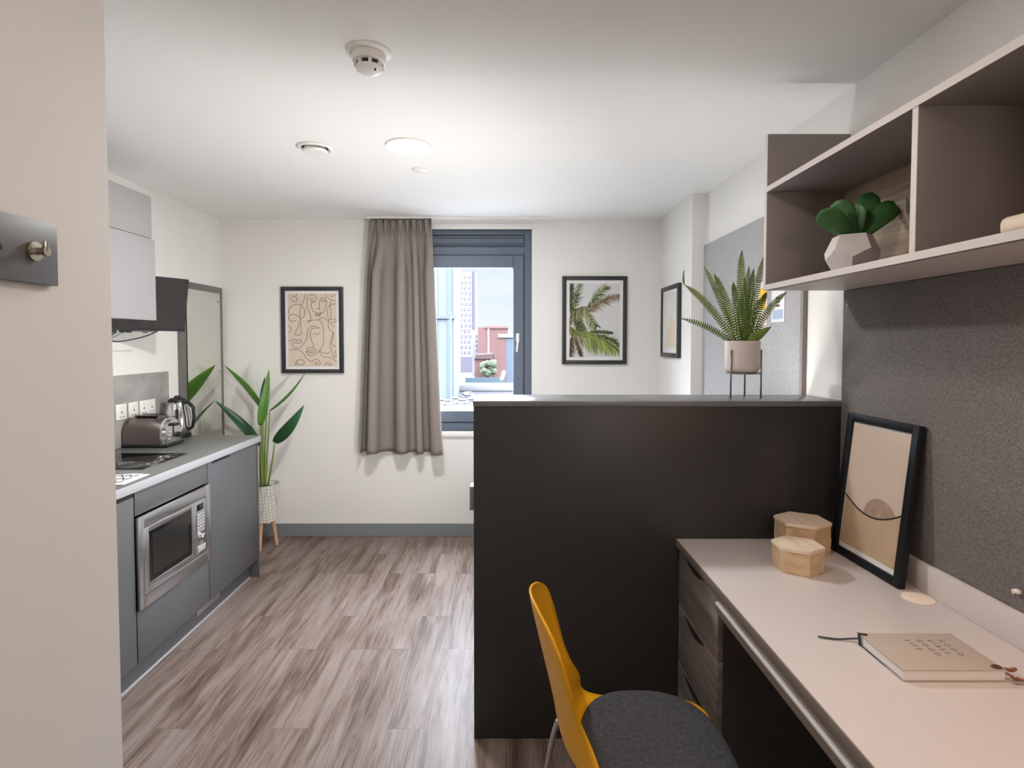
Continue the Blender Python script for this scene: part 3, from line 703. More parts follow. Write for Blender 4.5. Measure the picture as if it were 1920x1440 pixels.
tube(bm, smooth_line([tuple(b0+Vector((.0, .03, 0))), tuple(b0+Vector((-.03, .0, -.03))), tuple(b0+Vector((-.035, .02, .01)))], 6), .003, 8)
tag(obj('television_cable', bm, m_blk, smooth='all'), 'black cables looping below the television under the wall cupboard', 'cable')

# wall mirror
t = thing('wall_mirror', 'tall wall mirror in a grey frame behind the floor plant', 'mirror', (LX, 4.1, .35))
m_mirror = M('mirror_silver', rgb(226, 226, 220), .02, 1)
m_mframe = M('mirror_frame_grey', rgb(118, 117, 114), .4, .3)
y0, y1, z0, z1 = 3.802, 4.372, .34, 1.906
bx('mirror_glass', (LX+.004, y0+.07, z0+.03), (LX+.016, y1-.018, z1-.045), m_mirror, t, 0)
bm = BM(); box(bm, (LX, y0, z0), (LX+.022, y0+.07, z1), .002); box(bm, (LX, y1-.018, z0), (LX+.022, y1, z1), .002)
box(bm, (LX, y0+.07, z1-.045), (LX+.022, y1-.018, z1), .002); box(bm, (LX, y0+.07, z0), (LX+.022, y1-.018, z0+.03), .002); obj('mirror_frame', bm, m_mframe, t, True)
bx('inner_lip', (LX+.016, y0+.070, z0+.03), (LX+.024, y0+.076, z1-.045), m_blk, t, 0)
for z in (1.80, 1.28, .5):
    bm = BM(); lathe(bm, [(.008, 0), (.007, .006)], (LX+.016, y1-.05, z), 16, axis='X'); obj('mirror_clip', bm, m_chrome, t, True)

# ------------------------------------------------------------------ tall floor plant
t = thing('floor_plant', 'tall strap leaved plant in a white patterned pot on wooden legs', 'plant', (-1.765, 4.165, 0))
fc = (-1.765, 4.165)
m_potpat = bpy.data.materials.new('carved_white_pot'); m_potpat.use_nodes = True
nt = m_potpat.node_tree; b = nt.nodes['Principled BSDF']; b.inputs['Roughness'].default_value = .7
tc = nt.nodes.new('ShaderNodeTexCoord'); mp = nt.nodes.new('ShaderNodeMapping'); mp.inputs['Scale'].default_value = (58, 58, 40)
wv = nt.nodes.new('ShaderNodeTexVoronoi'); wv.feature = 'DISTANCE_TO_EDGE'; wv.inputs['Scale'].default_value = 1.0; wv.inputs['Randomness'].default_value = .35
rp = nt.nodes.new('ShaderNodeValToRGB'); rp.color_ramp.elements[0].position = .06; rp.color_ramp.elements[0].color = rgb(190, 186, 179)
rp.color_ramp.elements[1].position = .16; rp.color_ramp.elements[1].color = rgb(228, 225, 218)
nt.links.new(tc.outputs['Object'], mp.inputs[0]); nt.links.new(mp.outputs[0], wv.inputs['Vector']); nt.links.new(wv.outputs['Distance'], rp.inputs[0]); nt.links.new(rp.outputs[0], b.inputs['Base Color'])
bp = nt.nodes.new('ShaderNodeBump'); bp.inputs['Strength'].default_value = .5; bp.inputs['Distance'].default_value = .004; nt.links.new(rp.outputs[0], bp.inputs['Height']); nt.links.new(bp.outputs[0], b.inputs['Normal'])
bm = BM(); lathe(bm, [(.075, .196), (.086, .200), (.096, .30), (.112, .462), (.114, .468), (.105, .468), (.100, .440)], (*fc, 0), 48); obj('pot', bm, m_potpat, t, True)
bm = BM(); lathe(bm, [(.099, .436), (.04, .444)], (*fc, 0), 32); obj('soil', bm, m_soil, t)
for a in (-1.57, .52, 2.62):
    bm = BM(); tube(bm, [(fc[0]+.055*math.cos(a), fc[1]+.055*math.sin(a), .215), (fc[0]+.085*math.cos(a), fc[1]+.085*math.sin(a), 0.0)], .017, 14, .012); obj('leg', bm, m_legwood, t, True)
def strap_leaf(parent, base, tip, w, mat, bend=.0, side=(0, 1, 0), fold=.25, n=18, m=6, name='leaf'):
    """pointed leaf from base to tip, folded along its midrib, sagging by bend"""
    bm = BM(); base, tip = Vector(base), Vector(tip); d = (tip-base); dn = d.normalized(); s = Vector(side); s = (s-dn*s.dot(dn)).normalized(); nn = s.cross(dn)
    P = []
    for i in range(n+1):
        u = i/n; wd = w*(math.sin(PI*min(1, u*.96+.04)**.72))**.8*(1-.25*u); c = base + d*u + nn*bend*math.sin(PI*u)
        if u > .985: wd *= .2
        P.append([tuple(c + s*wd*(j/m*2-1) + nn*fold*wd*abs(j/m*2-1)) for j in range(m+1)])
    solid(bm, P, .0012); return obj(name, bm, mat, parent, smooth='all')
def stem(parent, a, b, r=.006, bend=(0, 0, 0), mat=None):
    bm = BM(); a, b = Vector(a), Vector(b); tube(bm, [tuple(a+(b-a)*k/8 + Vector(bend)*math.sin(PI*k/8)) for k in range(9)], r*1.5, 8, r*.7); return obj('stem', bm, mat or m_stem, parent, smooth='all')
FP = [  # leaf base, tip, half width, material, side vector, stem root offset
    ((-1.822, 4.285, .998), (-2.118, 4.325, 1.328), .062, m_leaf_lt, (-.78, .63, 0), (-.02, .03), .01),
    ((-1.755, 4.10, .905), (-1.705, 4.15, 1.305), .036, m_leaf, (1, .5, 0), (.0, -.02), .03),
    ((-1.76, 4.22, .96), (-1.775, 4.24, 1.245), .034, m_leaf_dk, (1, -.4, 0), (-.01, .02), .02),
    ((-1.715, 4.17, 1.00), (-1.463, 4.22, 1.283), .024, m_leaf, (.4, .9, .1), (.01, .0), .02),
    ((-1.665, 4.13, .775), (-1.452, 4.14, 1.046), .048, m_leaf_dk, (.7, .5, -.5), (.03, -.01), .03),
    ((-1.86, 4.33, .72), (-2.148, 4.245, 1.066), .046, m_leaf_dk, (.45, .85, .35), (-.03, .03), .02),
    ((-1.85, 3.98, .98), (-2.12, 3.90, 1.30), .058, m_leaf, (.4, .9, .1), (-.03, -.03), .02)]
for base, tip, w, mt_, sd, ro, bd in FP[:6]:
    strap_leaf(t, base, tip, w, mt_, bd, sd); root = (fc[0]+ro[0], fc[1]+ro[1], .435)
    stem(t, root, base, .006, (ro[0]*.2, ro[1]*.2, 0))
for k in range(3): stem(t, (fc[0]+.012*k-.01, fc[1]-.012, .435), (fc[0]+.02*k-.005, fc[1]-.02, .92), .005, (0, -.006, 0))

# ------------------------------------------------------------------ framed pictures
def framed(name, label, cat, x0, x1, z0, z1, bw, mw, m_fr=m_frame, depth=.024, y=BY):
    """picture hung on the back wall: frame, white mount and print area"""
    t = thing(name, label, cat, ((x0+x1)/2, y, z0)); f0 = y-depth
    bm = BM(); box(bm, (x0, f0, z0), (x0+bw, y, z1), .0015); box(bm, (x1-bw, f0, z0), (x1, y, z1), .0015)
    box(bm, (x0+bw, f0, z0), (x1-bw, y, z0+bw), .0015); box(bm, (x0+bw, f0, z1-bw), (x1-bw, y, z1), .0015); obj('frame', bm, m_fr, t, True)
    bx('mount', (x0+bw, f0+.010, z0+bw), (x1-bw, y-.002, z1-bw), m_mat, t, 0)
    return t, (x0+bw+mw, x1-bw-mw, z0+bw+mw, z1-bw-mw), f0+.010
t, (ax0, ax1, az0, az1), fy = framed('framed_picture', 'black framed beige line drawing of faces left of the curtain', 'picture', -1.704, -1.234, 1.262, 1.917, .030, .020)
pr = bx('line_art_print', (ax0, fy-.0012, az0), (ax1, fy, az1), M('beige_paper', rgb(212, 194, 178), .7, noise=(9, .05, (1, 1, 1))), t, 0)
ART = [
 [(510,195),(470,310),(430,380),(415,450),(420,540),(427,640),(432,775),(340,775),(348,735),(385,680),(402,590)],
 [(240,480),(260,410),(310,360),(380,345),(440,365),(490,430),(485,500),(450,545),(415,540),(360,500),(290,490),(250,520),(255,570),(310,590),(360,580)],
 [(285,225),(340,230),(375,222),(362,200)], [(285,262),(320,305),(368,297),(376,262),(345,252)],
 [(540,610),(575,580),(578,500),(532,400),(525,290),(550,225),(600,205),(655,230),(660,290),(620,320),(580,290),(570,262),(610,260),(628,288),(590,335),(602,410),(640,460),(680,465),(722,500),(690,515),(650,485)],
 [(720,430),(715,330),(740,255),(790,255),(825,310),(800,400),(780,460),(720,468)],
 [(740,300),(770,280),(810,295),(780,315),(745,300)], [(655,412),(685,402),(712,412)], [(640,492),(690,485),(735,478),(700,512),(652,500)],
 [(540,600),(530,582),(575,575),(650,570),(700,570),(742,610),(766,680),(770,800),(770,900),(730,980),(660,1050),(580,1085),(520,1050),(500,1020),(560,1035),(640,1030),(650,1000),(600,970),(530,975),(520,1000),(560,1008),(620,1005)],
 [(240,870),(290,865),(330,852),(370,866),(410,850),(445,885),(400,900),(310,900),(312,950),(350,975),(410,965),(460,920),(510,850),(525,760),(545,700),(590,662),(650,660),(720,690)],
 [(690,690),(610,690),(572,750),(580,850),(618,930),(600,965)], [(620,762),(660,776),(710,765),(722,742)],
 [(250,1000),(400,1000),(460,1050),(500,1110),(570,1165),(630,1140),(690,1145),(715,1190),(680,1220),(640,1205),(640,1180),(690,1178)],
 [(340,1230),(352,1170),(400,1140),(460,1150),(475,1195),(430,1215),(370,1205),(350,1170)],
 [(790,1230),(800,1200),(850,1190),(900,1220)], [(830,1228),(850,1215),(872,1228)],
 [(800,210),(840,250),(900,285),(960,297)], [(870,212),(900,232),(950,212)], [(888,345),(960,340)],
 [(880,300),(880,380),(890,480),(880,540),(850,590),(845,660),(870,720),(910,740),(900,800),(872,880),(870,940),(885,1000),(850,1040),(780,1050),(715,1020),(722,1060),(760,1100),(850,1110),(900,1122),(968,1175)],
 [(880,345),(840,400),(835,500),(850,590)], [(860,560),(950,560),(960,600),(885,600),(900,650),(928,655)],
 [(912,740),(922,800),(890,905),(920,940),(960,950)], [(905,1020),(922,1100),(960,1080),(940,1025),(962,1015)],
 [(700,572),(750,535),(800,550),(832,590)], [(240,650),(280,680),(275,730),(245,752)]]
bm = BM()
for s in ART:
    pts = [(ax0+(u-235)/735*(ax1-ax0), fy-.0012, az1-(v-190)/1050*(az1-az0)) for u, v in s]
    stroke(bm, smooth_line(pts, 5), .0044, (0, -1, 0), .0006)
obj('ink_lines', bm, M('brown_ink', rgb(116, 98, 84), .7), pr)

t, (ax0, ax1, az0, az1), fy = framed('framed_picture', 'black framed palm tree photograph right of the window', 'picture', .430, .921, 1.330, 1.997, .030, .024)
pr = bx('palm_print', (ax0, fy-.0012, az0), (ax1, fy, az1), M('pale_sky_print', rgb(206, 206, 206), .7, noise=(4, .03, (1, 1, 1))), t, 0)
pg = [M('print_'+n, rgb(*c), .7) for n, c in (('dark_green', (58, 66, 44)), ('mid_green', (112, 124, 78)), ('pale_green', (160, 166, 124)), ('bright_green', (138, 152, 62)), ('brown', (112, 92, 76)), ('straw', (158, 134, 112)))]
rnd = random.Random(3)
def pp(u, v, k): return (ax0+(u-205)/655*(ax1-ax0), fy-.0014-.0001*k, az1-(v-240)/985*(az1-az0))
def inside(u, v): return (min(max(u, 206), 859), min(max(v, 241), 1224))
layers = {}
def palm_frond(a, b, sag, length, droop, mats, n=34, k=0, wd=9):
    for i in range(n):
        s = i/(n-1); u = a[0]+(b[0]-a[0])*s; v = a[1]+(b[1]-a[1])*s - sag*math.sin(PI*s)
        an = math.atan2(b[1]-a[1], b[0]-a[0])
        for sd in (-1, 1):
            L = length*(.45+.55*math.sin(PI*(.15+.8*s)))*rnd.uniform(.75, 1.15); th = an + sd*rnd.uniform(.6, 1.0)
            du, dv = math.cos(th)*L, math.sin(th)*L*1.0 + droop*L
            w = wd*rnd.uniform(.6, 1.2); mi = rnd.choice(mats); q = layers.setdefault(mi, [BM(), k])
            nx, ny = -dv/L*w, du/L*w
            poly = [inside(u+nx, v+ny), inside(u-nx, v-ny), inside(u+du, v+dv)]
            kk = k + i*.02
            try: q[0].faces.new([q[0].verts.new(pp(*p, kk)) for p in poly])
            except ValueError: pass
palm_frond((225, 640), (225, 235), 0, 90, .0, [0, 0, 1], 40, 0, 11)
palm_frond((250, 640), (340, 250), 10, 110, .25, [0, 1, 1], 30, 1)
palm_frond((440, 590), (700, 280), 30, 120, .1, [0, 1, 2], 36, 2)
palm_frond((440, 600), (860, 400), 40, 120, .35, [1, 4, 5, 4], 40, 3)
palm_frond((410, 560), (560, 800), -30, 110, .5, [1, 2, 2, 0], 40, 4)
palm_frond((440, 560), (215, 720), 60, 120, .6, [1, 2, 0, 4], 44, 5, 12)
palm_frond((300, 640), (380, 900), 0, 110, .4, [0, 1, 4], 34, 5, 13)
palm_frond((210, 820), (300, 960), 0, 90, .2, [4, 4, 3, 0], 30, 6, 13)
palm_frond((470, 890), (760, 900), 8, 60, .1, [0, 0, 1], 26, 6)
palm_frond((560, 930), (860, 1050), 20, 110, .35, [0, 0, 1], 32, 6)
palm_frond((240, 960), (215, 1220), 0, 90, .2, [4, 4, 0], 28, 7)
palm_frond((290, 990), (370, 1220), 0, 60, .3, [4, 0], 18, 7)
palm_frond((300, 950), (560, 1000), 25, 130, .75, [1, 2, 4, 3], 34, 8, 10)
palm_frond((400, 960), (860, 1150), 70, 170, .75, [1, 3, 3, 2, 1], 60, 9, 12)
palm_frond((330, 900), (560, 960), 20, 70, .1, [3, 3, 1], 26, 10, 12)
for mi, q in layers.items(): obj('palm_foliage', q[0], pg[mi], pr)

# side picture on the right box-out wall
t = thing('framed_picture', 'black framed pale print on the right wall by the window corner', 'picture', (FX, 4.09, 1.39))
fy0, fy1, fz0, fz1 = 3.835, 4.262, 1.392, 1.893
bm = BM(); q = FX-.024; bw = .03
box(bm, (q, fy0, fz0), (FX, fy0+bw, fz1), .0015); box(bm, (q, fy1-bw, fz0), (FX, fy1, fz1), .0015); box(bm, (q, fy0+bw, fz0), (FX, fy1-bw, fz0+bw), .0015); box(bm, (q, fy0+bw, fz1-bw), (FX, fy1-bw, fz1), .0015)
obj('frame', bm, m_frame, t, True); bx('mount', (q+.010, fy0+bw, fz0+bw), (FX-.002, fy1-bw, fz1-bw), m_mat, t, 0)
pr = bx('pale_print', (q+.0088, fy0+bw+.02, fz0+bw+.02), (q+.010, fy1-bw-.02, fz1-bw-.02), M('pale_print', rgb(214, 212, 204), .7, noise=(3, .04, (1, 1, 1))), t, 0)
bm = BM(); prism(bm, [(q+.0088, y, z) for y, z in ((3.90, 1.46), (4.15, 1.46), (4.10, 1.60), (4.00, 1.68), (3.92, 1.62))], (-.0004, 0, 0)); obj('tan_shape', bm, M('tan_wash', rgb(212, 196, 176), .7), pr)

# ------------------------------------------------------------------ noticeboards
BXF = 1.241
t = thing('noticeboard', 'pale grey fabric noticeboard on the right wall beyond the partition', 'noticeboard', (RX, 3.0, 1.3))
bx('fabric_panel', (BXF, 2.425, .62), (RX-.0005, 3.628, 2.103), m_board_far, t, .002)
bx('edge_trim', (BXF-.004, 2.402, .62), (RX-.0005, 2.425, 2.103), m_taupe, t, .001, label='dark edge strip')
t = thing('noticeboard', 'dark grey fabric noticeboard on the wall above the desk', 'noticeboard', (RX, 1.2, .85))
bx('fabric_panel', (BXF, .10, .850), (RX-.0005, 2.124, 1.688), m_board, t, .002)
def poster(y0, y1, z0, z1, label, shapes):
    t = thing('poster', label, 'poster', (BXF, (y0+y1)/2, z0), group='posters pinned to the pale noticeboard')
    bx('card', (BXF-.0035, y0, z0), (BXF-.0008, y1, z1), m_mat, t, .0005)
    for nm, (a, b, c_, d), mm in shapes: bx(nm, (BXF-.0042, y0+a*(y1-y0), z0+c_*(z1-z0)), (BXF-.0034, y0+b*(y1-y0), z0+d*(z1-z0)), mm, t, 0)
m_navy = M('navy_ink', rgb(60, 72, 104), .7); m_pblue = M('pale_blue_ink', rgb(168, 186, 208), .7); m_pyel = M('yellow_ink', rgb(236, 190, 60), .7); m_ppink = M('pale_pink_ink', rgb(224, 206, 204), .7)
poster(2.565, 2.690, 1.590, 1.765, 'white poster with navy lettering behind the fern on the pale noticeboard',
       [('lettering', (.35, .62, .60, .66), m_navy), ('lettering', (.35, .62, .50, .55), m_navy), ('lettering', (.35, .62, .40, .45), m_navy), ('blue_block', (.10, .90, .08, .32), m_pblue)])
poster(2.735, 2.870, 1.580, 1.790, 'white and yellow poster half hidden behind the fern fronds',
       [('yellow_block', (.06, .60, .35, .85), m_pyel), ('pink_block', (.06, .94, .05, .28), m_ppink)])
bm = BM(); box(bm, (BXF-.012, 1.362, .893), (BXF-.0005, 1.376, .903), .003); tube(bm, [(BXF-.010, 1.369, .898), (BXF-.018, 1.366, .896), (BXF-.020, 1.366, .903)], .003, 8)
tag(obj('cable_clip', bm, m_white, smooth=True), 'small white clip on the dark noticeboard above the desk', 'clip')
bm = BM(); lathe(bm, [(.005, -.001), (.005, -.006), (.002, -.008)], (BXF, 2.09, 1.633), 12, axis='X'); tag(obj('push_pin', bm, m_white, smooth=True), 'white push pin on the dark noticeboard just under the shelf', 'pin')

# ------------------------------------------------------------------ partition with bed behind it
t = thing('partition', 'charcoal headboard partition behind the desk', 'partition', (.56, 2.25, 0))
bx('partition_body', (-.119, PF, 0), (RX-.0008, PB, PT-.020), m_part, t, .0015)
bx('top_board', (-.121, PF-.002, PT-.020), (RX-.0008, PB+.002, PT), m_part_sheen, t, .0015)
bx('fill_strip_housing', (-.04, PB+.018, 1.18), (1.08, PB+.062, 1.203), m_white, t, .002, label='added white fill strip lamp')  # housing of the uplight added behind the partition
bx('fill_strip_bracket', (.50, PB-.001, 1.185), (.54, PB+.02, 1.20), m_white, t, 0)
rd = Vector((-1, .36, .40)).normalized(); rp_ = Vector((-.03, 2.47, 1.13))
bm = BM(); tube(bm, [(.06, PB-.001, 1.10), (.06, 2.45, 1.10), tuple(rp_-rd*.07)], .007, 10); tube(bm, [tuple(rp_-rd*.08), tuple(rp_-rd*.05), tuple(rp_-rd*.004)], .03, 24, .062); obj('fill_reading_lamp', bm, m_blk, t, True, label='added black fill lamp on the rear face')  # added out of sight to brighten the left wall
bx('wall_light_box', (-.140, 2.215, .845), (-.119, 2.285, .938), M('grey_switch_box', rgb(150, 150, 150), .5), t, .003)
t = thing('bed', 'bed made up in white behind the partition', 'bed', (.45, 3.3, 0))
bx('bed_base', (-.06, PB+.005, .05), (.98, 4.34, .30), m_part, t, .01)
m_linen = M('white_bed_linen', rgb(224, 222, 220), .85, bump=(12, .4))
bx('mattress', (-.08, PB+.004, .30), (1.0, 4.35, .52), m_linen, t, .04)
for i, (x, y) in enumerate(((-.02, 2.5), (.94, 2.5), (-.02, 4.25), (.94, 4.25))):
    bm = BM(); lathe(bm, [(.025, 0), (.028, .05)], (x, y, 0), 16); obj('leg', bm, m_blk, t, True)
bm = BM()
P = [[(-.115+1.13*i/30, 2.98+1.36*j/24, .535+.022*math.sin(i*.7+j*.4)*math.sin(j*.5) - (.14 if i in (0, 30) else .05 if i in (1, 29) else 0)) for j in range(25)] for i in range(31)]
solid(bm, P, .03); obj('duvet', bm, M('grey_duvet', rgb(150, 148, 146), .9), t, smooth='all')
def pillow(x0, x1, y, z, label):
    t = thing('pillow', label, 'pillow', ((x0+x1)/2, y, z)); n = 14
    bm = BM(); A = []
    for sgn in (1, -1):
        P = []
        for i in range(n+1):
            row = []
            for j in range(n+1):
                u, v = i/n*2-1, j/n*2-1; th = .075*((1-u**4)*(1-v**4))**.5
                w = (x1-x0)/2*(1-.06*v*v); h = .21*(1-.07*u*u)
                row.append(((x0+x1)/2 + u*w, y + .10*v + sgn*th, z+.235 + v*h))
            P.append(row)
        grid(bm, P)
    bmesh.ops.remove_doubles(bm, verts=bm.verts, dist=.0005)
    obj('pillow_case', bm, m_linen, t, smooth='all')
pillow(-.135, .40, 2.57, .53, 'white pillow propped behind the open end of the partition')

# ------------------------------------------------------------------ fern on its stand
fx, fyy = .930, 2.262
t = thing('potted_fern', 'green fern in a pale pot on a wire stand on top of the partition', 'plant', (fx, fyy, PT))
bm = BM(); lathe(bm, [(.055, 1.383), (.060, 1.387), (.065, 1.400), (.065, 1.500), (.0655, 1.504), (.059, 1.504), (.058, 1.480)], (fx, fyy, 0), 48); obj('pot', bm, m_pot, t, True)
bm = BM(); lathe(bm, [(.058, 1.490), (.02, 1.496)], (fx, fyy, 0), 28); obj('soil', bm, m_soil, t)
m_wire = M('grey_wire', rgb(140, 132, 126), .35, .8)
st = None
bm = BM()
for k in range(33):
    pass
pts = [(fx+.060*math.cos(2*PI*k/40), fyy+.060*math.sin(2*PI*k/40), 1.378) for k in range(41)]
tube(bm, pts, .0032, 8); 
tube(bm, [(fx-.062, fyy-.03, 1.378), (fx+.062, fyy-.03, 1.378)], .003, 8)
st = obj('stand_ring', bm, m_wire, t, smooth='all')
for dx, dy in ((-.058, -.036), (.064, -.030), (-.018, .066), (.035, .058)):
    bm = BM(); s = .0685/math.hypot(dx, dy); x, y = fx+dx*s, fyy+dy*s
    tube(bm, [(x, y, PT+.0005), (x, y, 1.470)], .0034, 8); obj('leg', bm, m_wire, t, smooth='all')
def frond(parent, base, ctrl, tip, w, mat, n=30, side=(0, 0, 0)):
    """fern frond: rachis on a quadratic curve with paired pointed leaflets"""
    base, ctrl, tip = Vector(base), Vector(ctrl), Vector(tip); bm = BM(); pts = []
    n = max(9, int(((ctrl-base).length + (tip-ctrl).length)/.0088))
    for k in range(n+1):
        s = k/n; pts.append(base*(1-s)**2 + ctrl*2*s*(1-s) + tip*s*s)
    tube(bm, [tuple(p) for p in pts], .0022, 6, .0008)
    view = Vector((0, -1, .15)) + Vector(side)
    for k in range(2, n):
        s = k/n; d = (pts[k+1]-pts[k-1]).normalized(); sd = d.cross(view).normalized(); nn = sd.cross(d)
        L = w*(.30+.70*math.sin(PI*min(1, .12+.80*s)**.8))*(1.0 if s < .85 else (1-s)/.15*.8+.2)
        hw = .0029
        for sg in (-1, 1):
            for_up = nn*(.18*L)
            e = pts[k] + sd*sg*L + d*L*.32 + for_up
            a = pts[k] - d*hw; b = pts[k] + d*hw; mid = pts[k]+sd*sg*L*.55 + d*L*.10 + for_up*.7
            va, vb = bm.verts.new(a), bm.verts.new(b); m1, m2 = bm.verts.new(mid-d*hw*1.15), bm.verts.new(mid+d*hw*1.15); ve = bm.verts.new(e)
            bm.faces.new((va, m1, m2, vb)); bm.faces.new((m1, ve, m2))
    return obj('frond', bm, mat, parent)
def fpt(px, py, dy=0.0):
    Y = fyy+dy; return ((px-948)/1080*Y, Y, 1.5-(py-641)/1080*Y)
B = [  # base px, control px, tip px, depth offset of tip, half width, material
    ((1380, 634), (1330, 565), (1282, 535), -.03, .017, m_fern), ((1378, 634), (1335, 610), (1275, 597), .02, .014, m_fern_dk),
    ((1384, 634), (1350, 560), (1318, 500), .04, .016, m_fern), ((1388, 634), (1360, 555), (1336, 514), -.05, .018, m_fern),
    ((1394, 634), (1384, 540), (1388, 470), .0, .021, m_fern), ((1390, 634), (1376, 560), (1373, 530), .06, .017, m_fern_dk),
    ((1398, 634), (1396, 560), (1402, 500), .05, .018, m_fern), ((1400, 634), (1402, 550), (1411, 505), .03, .016, m_fern_dk),
    ((1402, 634), (1412, 550), (1429, 482), -.02, .017, m_fern), ((1404, 634), (1422, 570), (1436, 548), -.04, .016, m_fern_dk),
    ((1406, 634), (1432, 575), (1474, 548), -.0, .016, m_fern), ((1394, 634), (1392, 580), (1394, 520), -.06, .018, m_fern_dk),
    ((1396, 634), (1408, 585), (1424, 560), .08, .016, m_fern_dk)]
for b_, c_, t_, dy, w, mm in B: frond(t, fpt(b_[0], b_[1]+14), fpt(*c_, dy*.4), fpt(*t_, dy), w*1.12, mm, 36)
frond(t, fpt(1282, 535, -.03), fpt(1278, 525, -.03), fpt(1281, 506, -.03), .005, m_fern_dk, 12)
strap_leaf(t, fpt(1404, 640, -.02), fpt(1446, 612, -.03), .020, m_fern, .004, (.4, 0, .9), .15, name='broad_leaf')

# ------------------------------------------------------------------ overhead shelf unit
SX, SY0, SY1 = .955, .585, PF
t = thing('wall_shelf_unit', 'taupe open wall shelf unit above the desk', 'shelf', (1.1, 1.35, 1.690))
def panel(name, a, b, edge_axis='X', ew=.0012):
    """board with a paler edging strip on its room side"""
    o = bx(name, a, b, m_taupe, t, .0006); bx('edging', (a[0]-ew, a[1], a[2]), (a[0]+.0004, b[1], b[2]), m_taupe_edge, o, 0, label='pale edging'); return o
panel('end_panel', (SX, SY1, 1.690), (RX-.001, SY1+.018, 2.256))
bo = panel('bottom_shelf', (SX-.002, SY0, 1.690), (RX-.001, SY1, 1.709)); tb = panel('top_shelf', (SX-.002, SY0, 2.046), (RX-.001, SY1, 2.065))
panel('divider', (SX, 1.352, 1.709), (RX-.016, 1.371, 2.046)); panel('end_panel', (SX, SY0-.018, 1.690), (RX-.001, SY0, 2.065))
bx('back_panel', (RX-.016, SY0, 1.709), (RX-.001, SY1, 2.046), m_shelfwood, t, 0, label='oak grained back panel')
bx('shelf_underside', (SX+.016, SY0+.01, 1.6885), (BXF-.002, SY1-.01, 1.690), m_taupe_edge, t, 0)
t = thing('shelf_strip_lamp', 'slim strip lamp fixed under the wall shelf near the camera', 'lamp', (1.10, .80, 1.688))
bx('lamp_housing', (.94, .61, 1.672), (1.235, .99, 1.6884), m_white, t, .003)

# succulent in a faceted pot
sc_ = (1.085, 1.815, 1.709)
t = thing('potted_succulent', 'green succulent in a white faceted pot on the wall shelf', 'plant', sc_)
bm = BM(); rings = []
for r, z, ph in ((.052, 0, 0), (.088, .052, PI/5), (.088, .062, PI/5), (.064, .118, 0)):
    pass
lo = [(.050, 0.0), (.092, .050)]
n5 = 5
R0 = [Vector((.050*math.cos(2*PI*k/5), .050*math.sin(2*PI*k/5), 0)) for k in range(5)]
R1 = [Vector((.077*math.cos(2*PI*k/5), .077*math.sin(2*PI*k/5), .048)) for k in range(5)]
R2 = [Vector((.081*math.cos(2*PI*(k+.5)/5), .081*math.sin(2*PI*(k+.5)/5), .074)) for k in range(5)]
R3 = [Vector((.058*math.cos(2*PI*(k+.5)/5), .058*math.sin(2*PI*(k+.5)/5), .122)) for k in range(5)]
turn = Matrix.Rotation(.42, 3, 'Z'); R0, R1, R2, R3 = [[turn @ p for p in R] for R in (R0, R1, R2, R3)]
v0, v1, v2, v3 = [[bm.verts.new(p) for p in R] for R in (R0, R1, R2, R3)]
for k in range(5):
    j = (k+1) % 5
    bm.faces.new((v0[k], v0[j], v1[j], v2[k], v1[k])); bm.faces.new((v3[k], v2[k], v1[j], v2[j], v3[j]))
bm.faces.new(v0[::-1])
v4 = [bm.verts.new(Vector((p.x*.9, p.y*.9, .122))) for p in R3]; v5 = [bm.verts.new(Vector((p.x*.85, p.y*.85, .105))) for p in R3]
for k in range(5):
    j = (k+1) % 5; bm.faces.new((v3[k], v3[j], v4[j], v4[k])); bm.faces.new((v4[k], v4[j], v5[j], v5[k]))
bm.faces.new(v5); obj('faceted_pot', bm, m_concrete, t, local=True)
def fat_leaf(base, tip, w, th, cup=.3, side=None):
    base, tip = Vector(base), Vector(tip); d = tip-base; dn = d.normalized(); s = Vector(side) if side else dn.cross(Vector((0, 0, 1)))
    s = (s-dn*s.dot(dn)).normalized(); nn = s.cross(dn); n, m = 16, 18; bm = BM(); P = []
    for i in range(n+1):
        u = i/n; wd = w*(.22+.78*math.sin(PI*.5*min(1, u/.72))**1.2)*math.sqrt(max(0.0005, 1-max(0, (u-.62)/.38)**2.4)); tt = th*(.5+.5*math.sqrt(max(0.0005, 1-u**4))); 
        c0 = base + d*u + nn*(.10*d.length*math.sin(PI*u)*-cup)
        row = []
        for j in range(m):
            a = 2*PI*j/m; x, y = wd*math.cos(a), tt*math.sin(a)*(1 if u < .98 else .3); row.append(tuple(c0 + s*x + nn*(y + cup*x*x/max(w, .001)*.5)))
        P.append(row+[row[0]])
    grid(bm, P); bmesh.ops.remove_doubles(bm, verts=bm.verts, dist=.00005); bmesh.ops.holes_fill(bm, edges=bm.edges, sides=24)
    return bm
def spt(px, py, dy):
    Y = sc_[1]+dy; return Vector(((px-948)/1080*Y, Y, 1.5-(py-641)/1080*Y))
for b_, t_, dy, hw_, roll in (((1592, 446), (1534, 397), -.055, .036, .15), ((1598, 444), (1561, 379), .015, .037, .1), ((1606, 444), (1628, 363), .03, .036, -.1), ((1616, 444), (1669, 380), .0, .030, -.45),
                              ((1618, 446), (1679, 386), .03, .026, -1.25), ((1598, 446), (1579, 405), -.035, .028, .75), ((1606, 446), (1600, 384), .005, .030, -.6), ((1590, 446), (1556, 420), .05, .026, .2)):
    b0_, t0_ = spt(*b_, dy*.2), spt(*t_, dy); d_ = (t0_-b0_).normalized(); v_ = b0_.normalized(); sd_ = d_.cross(v_).normalized(); sd_ = Matrix.Rotation(roll, 3, d_) @ sd_
    bm = fat_leaf(b0_, t0_, hw_, .006, .30, tuple(sd_)); obj('leaf', bm, m_succ, t, smooth='all')

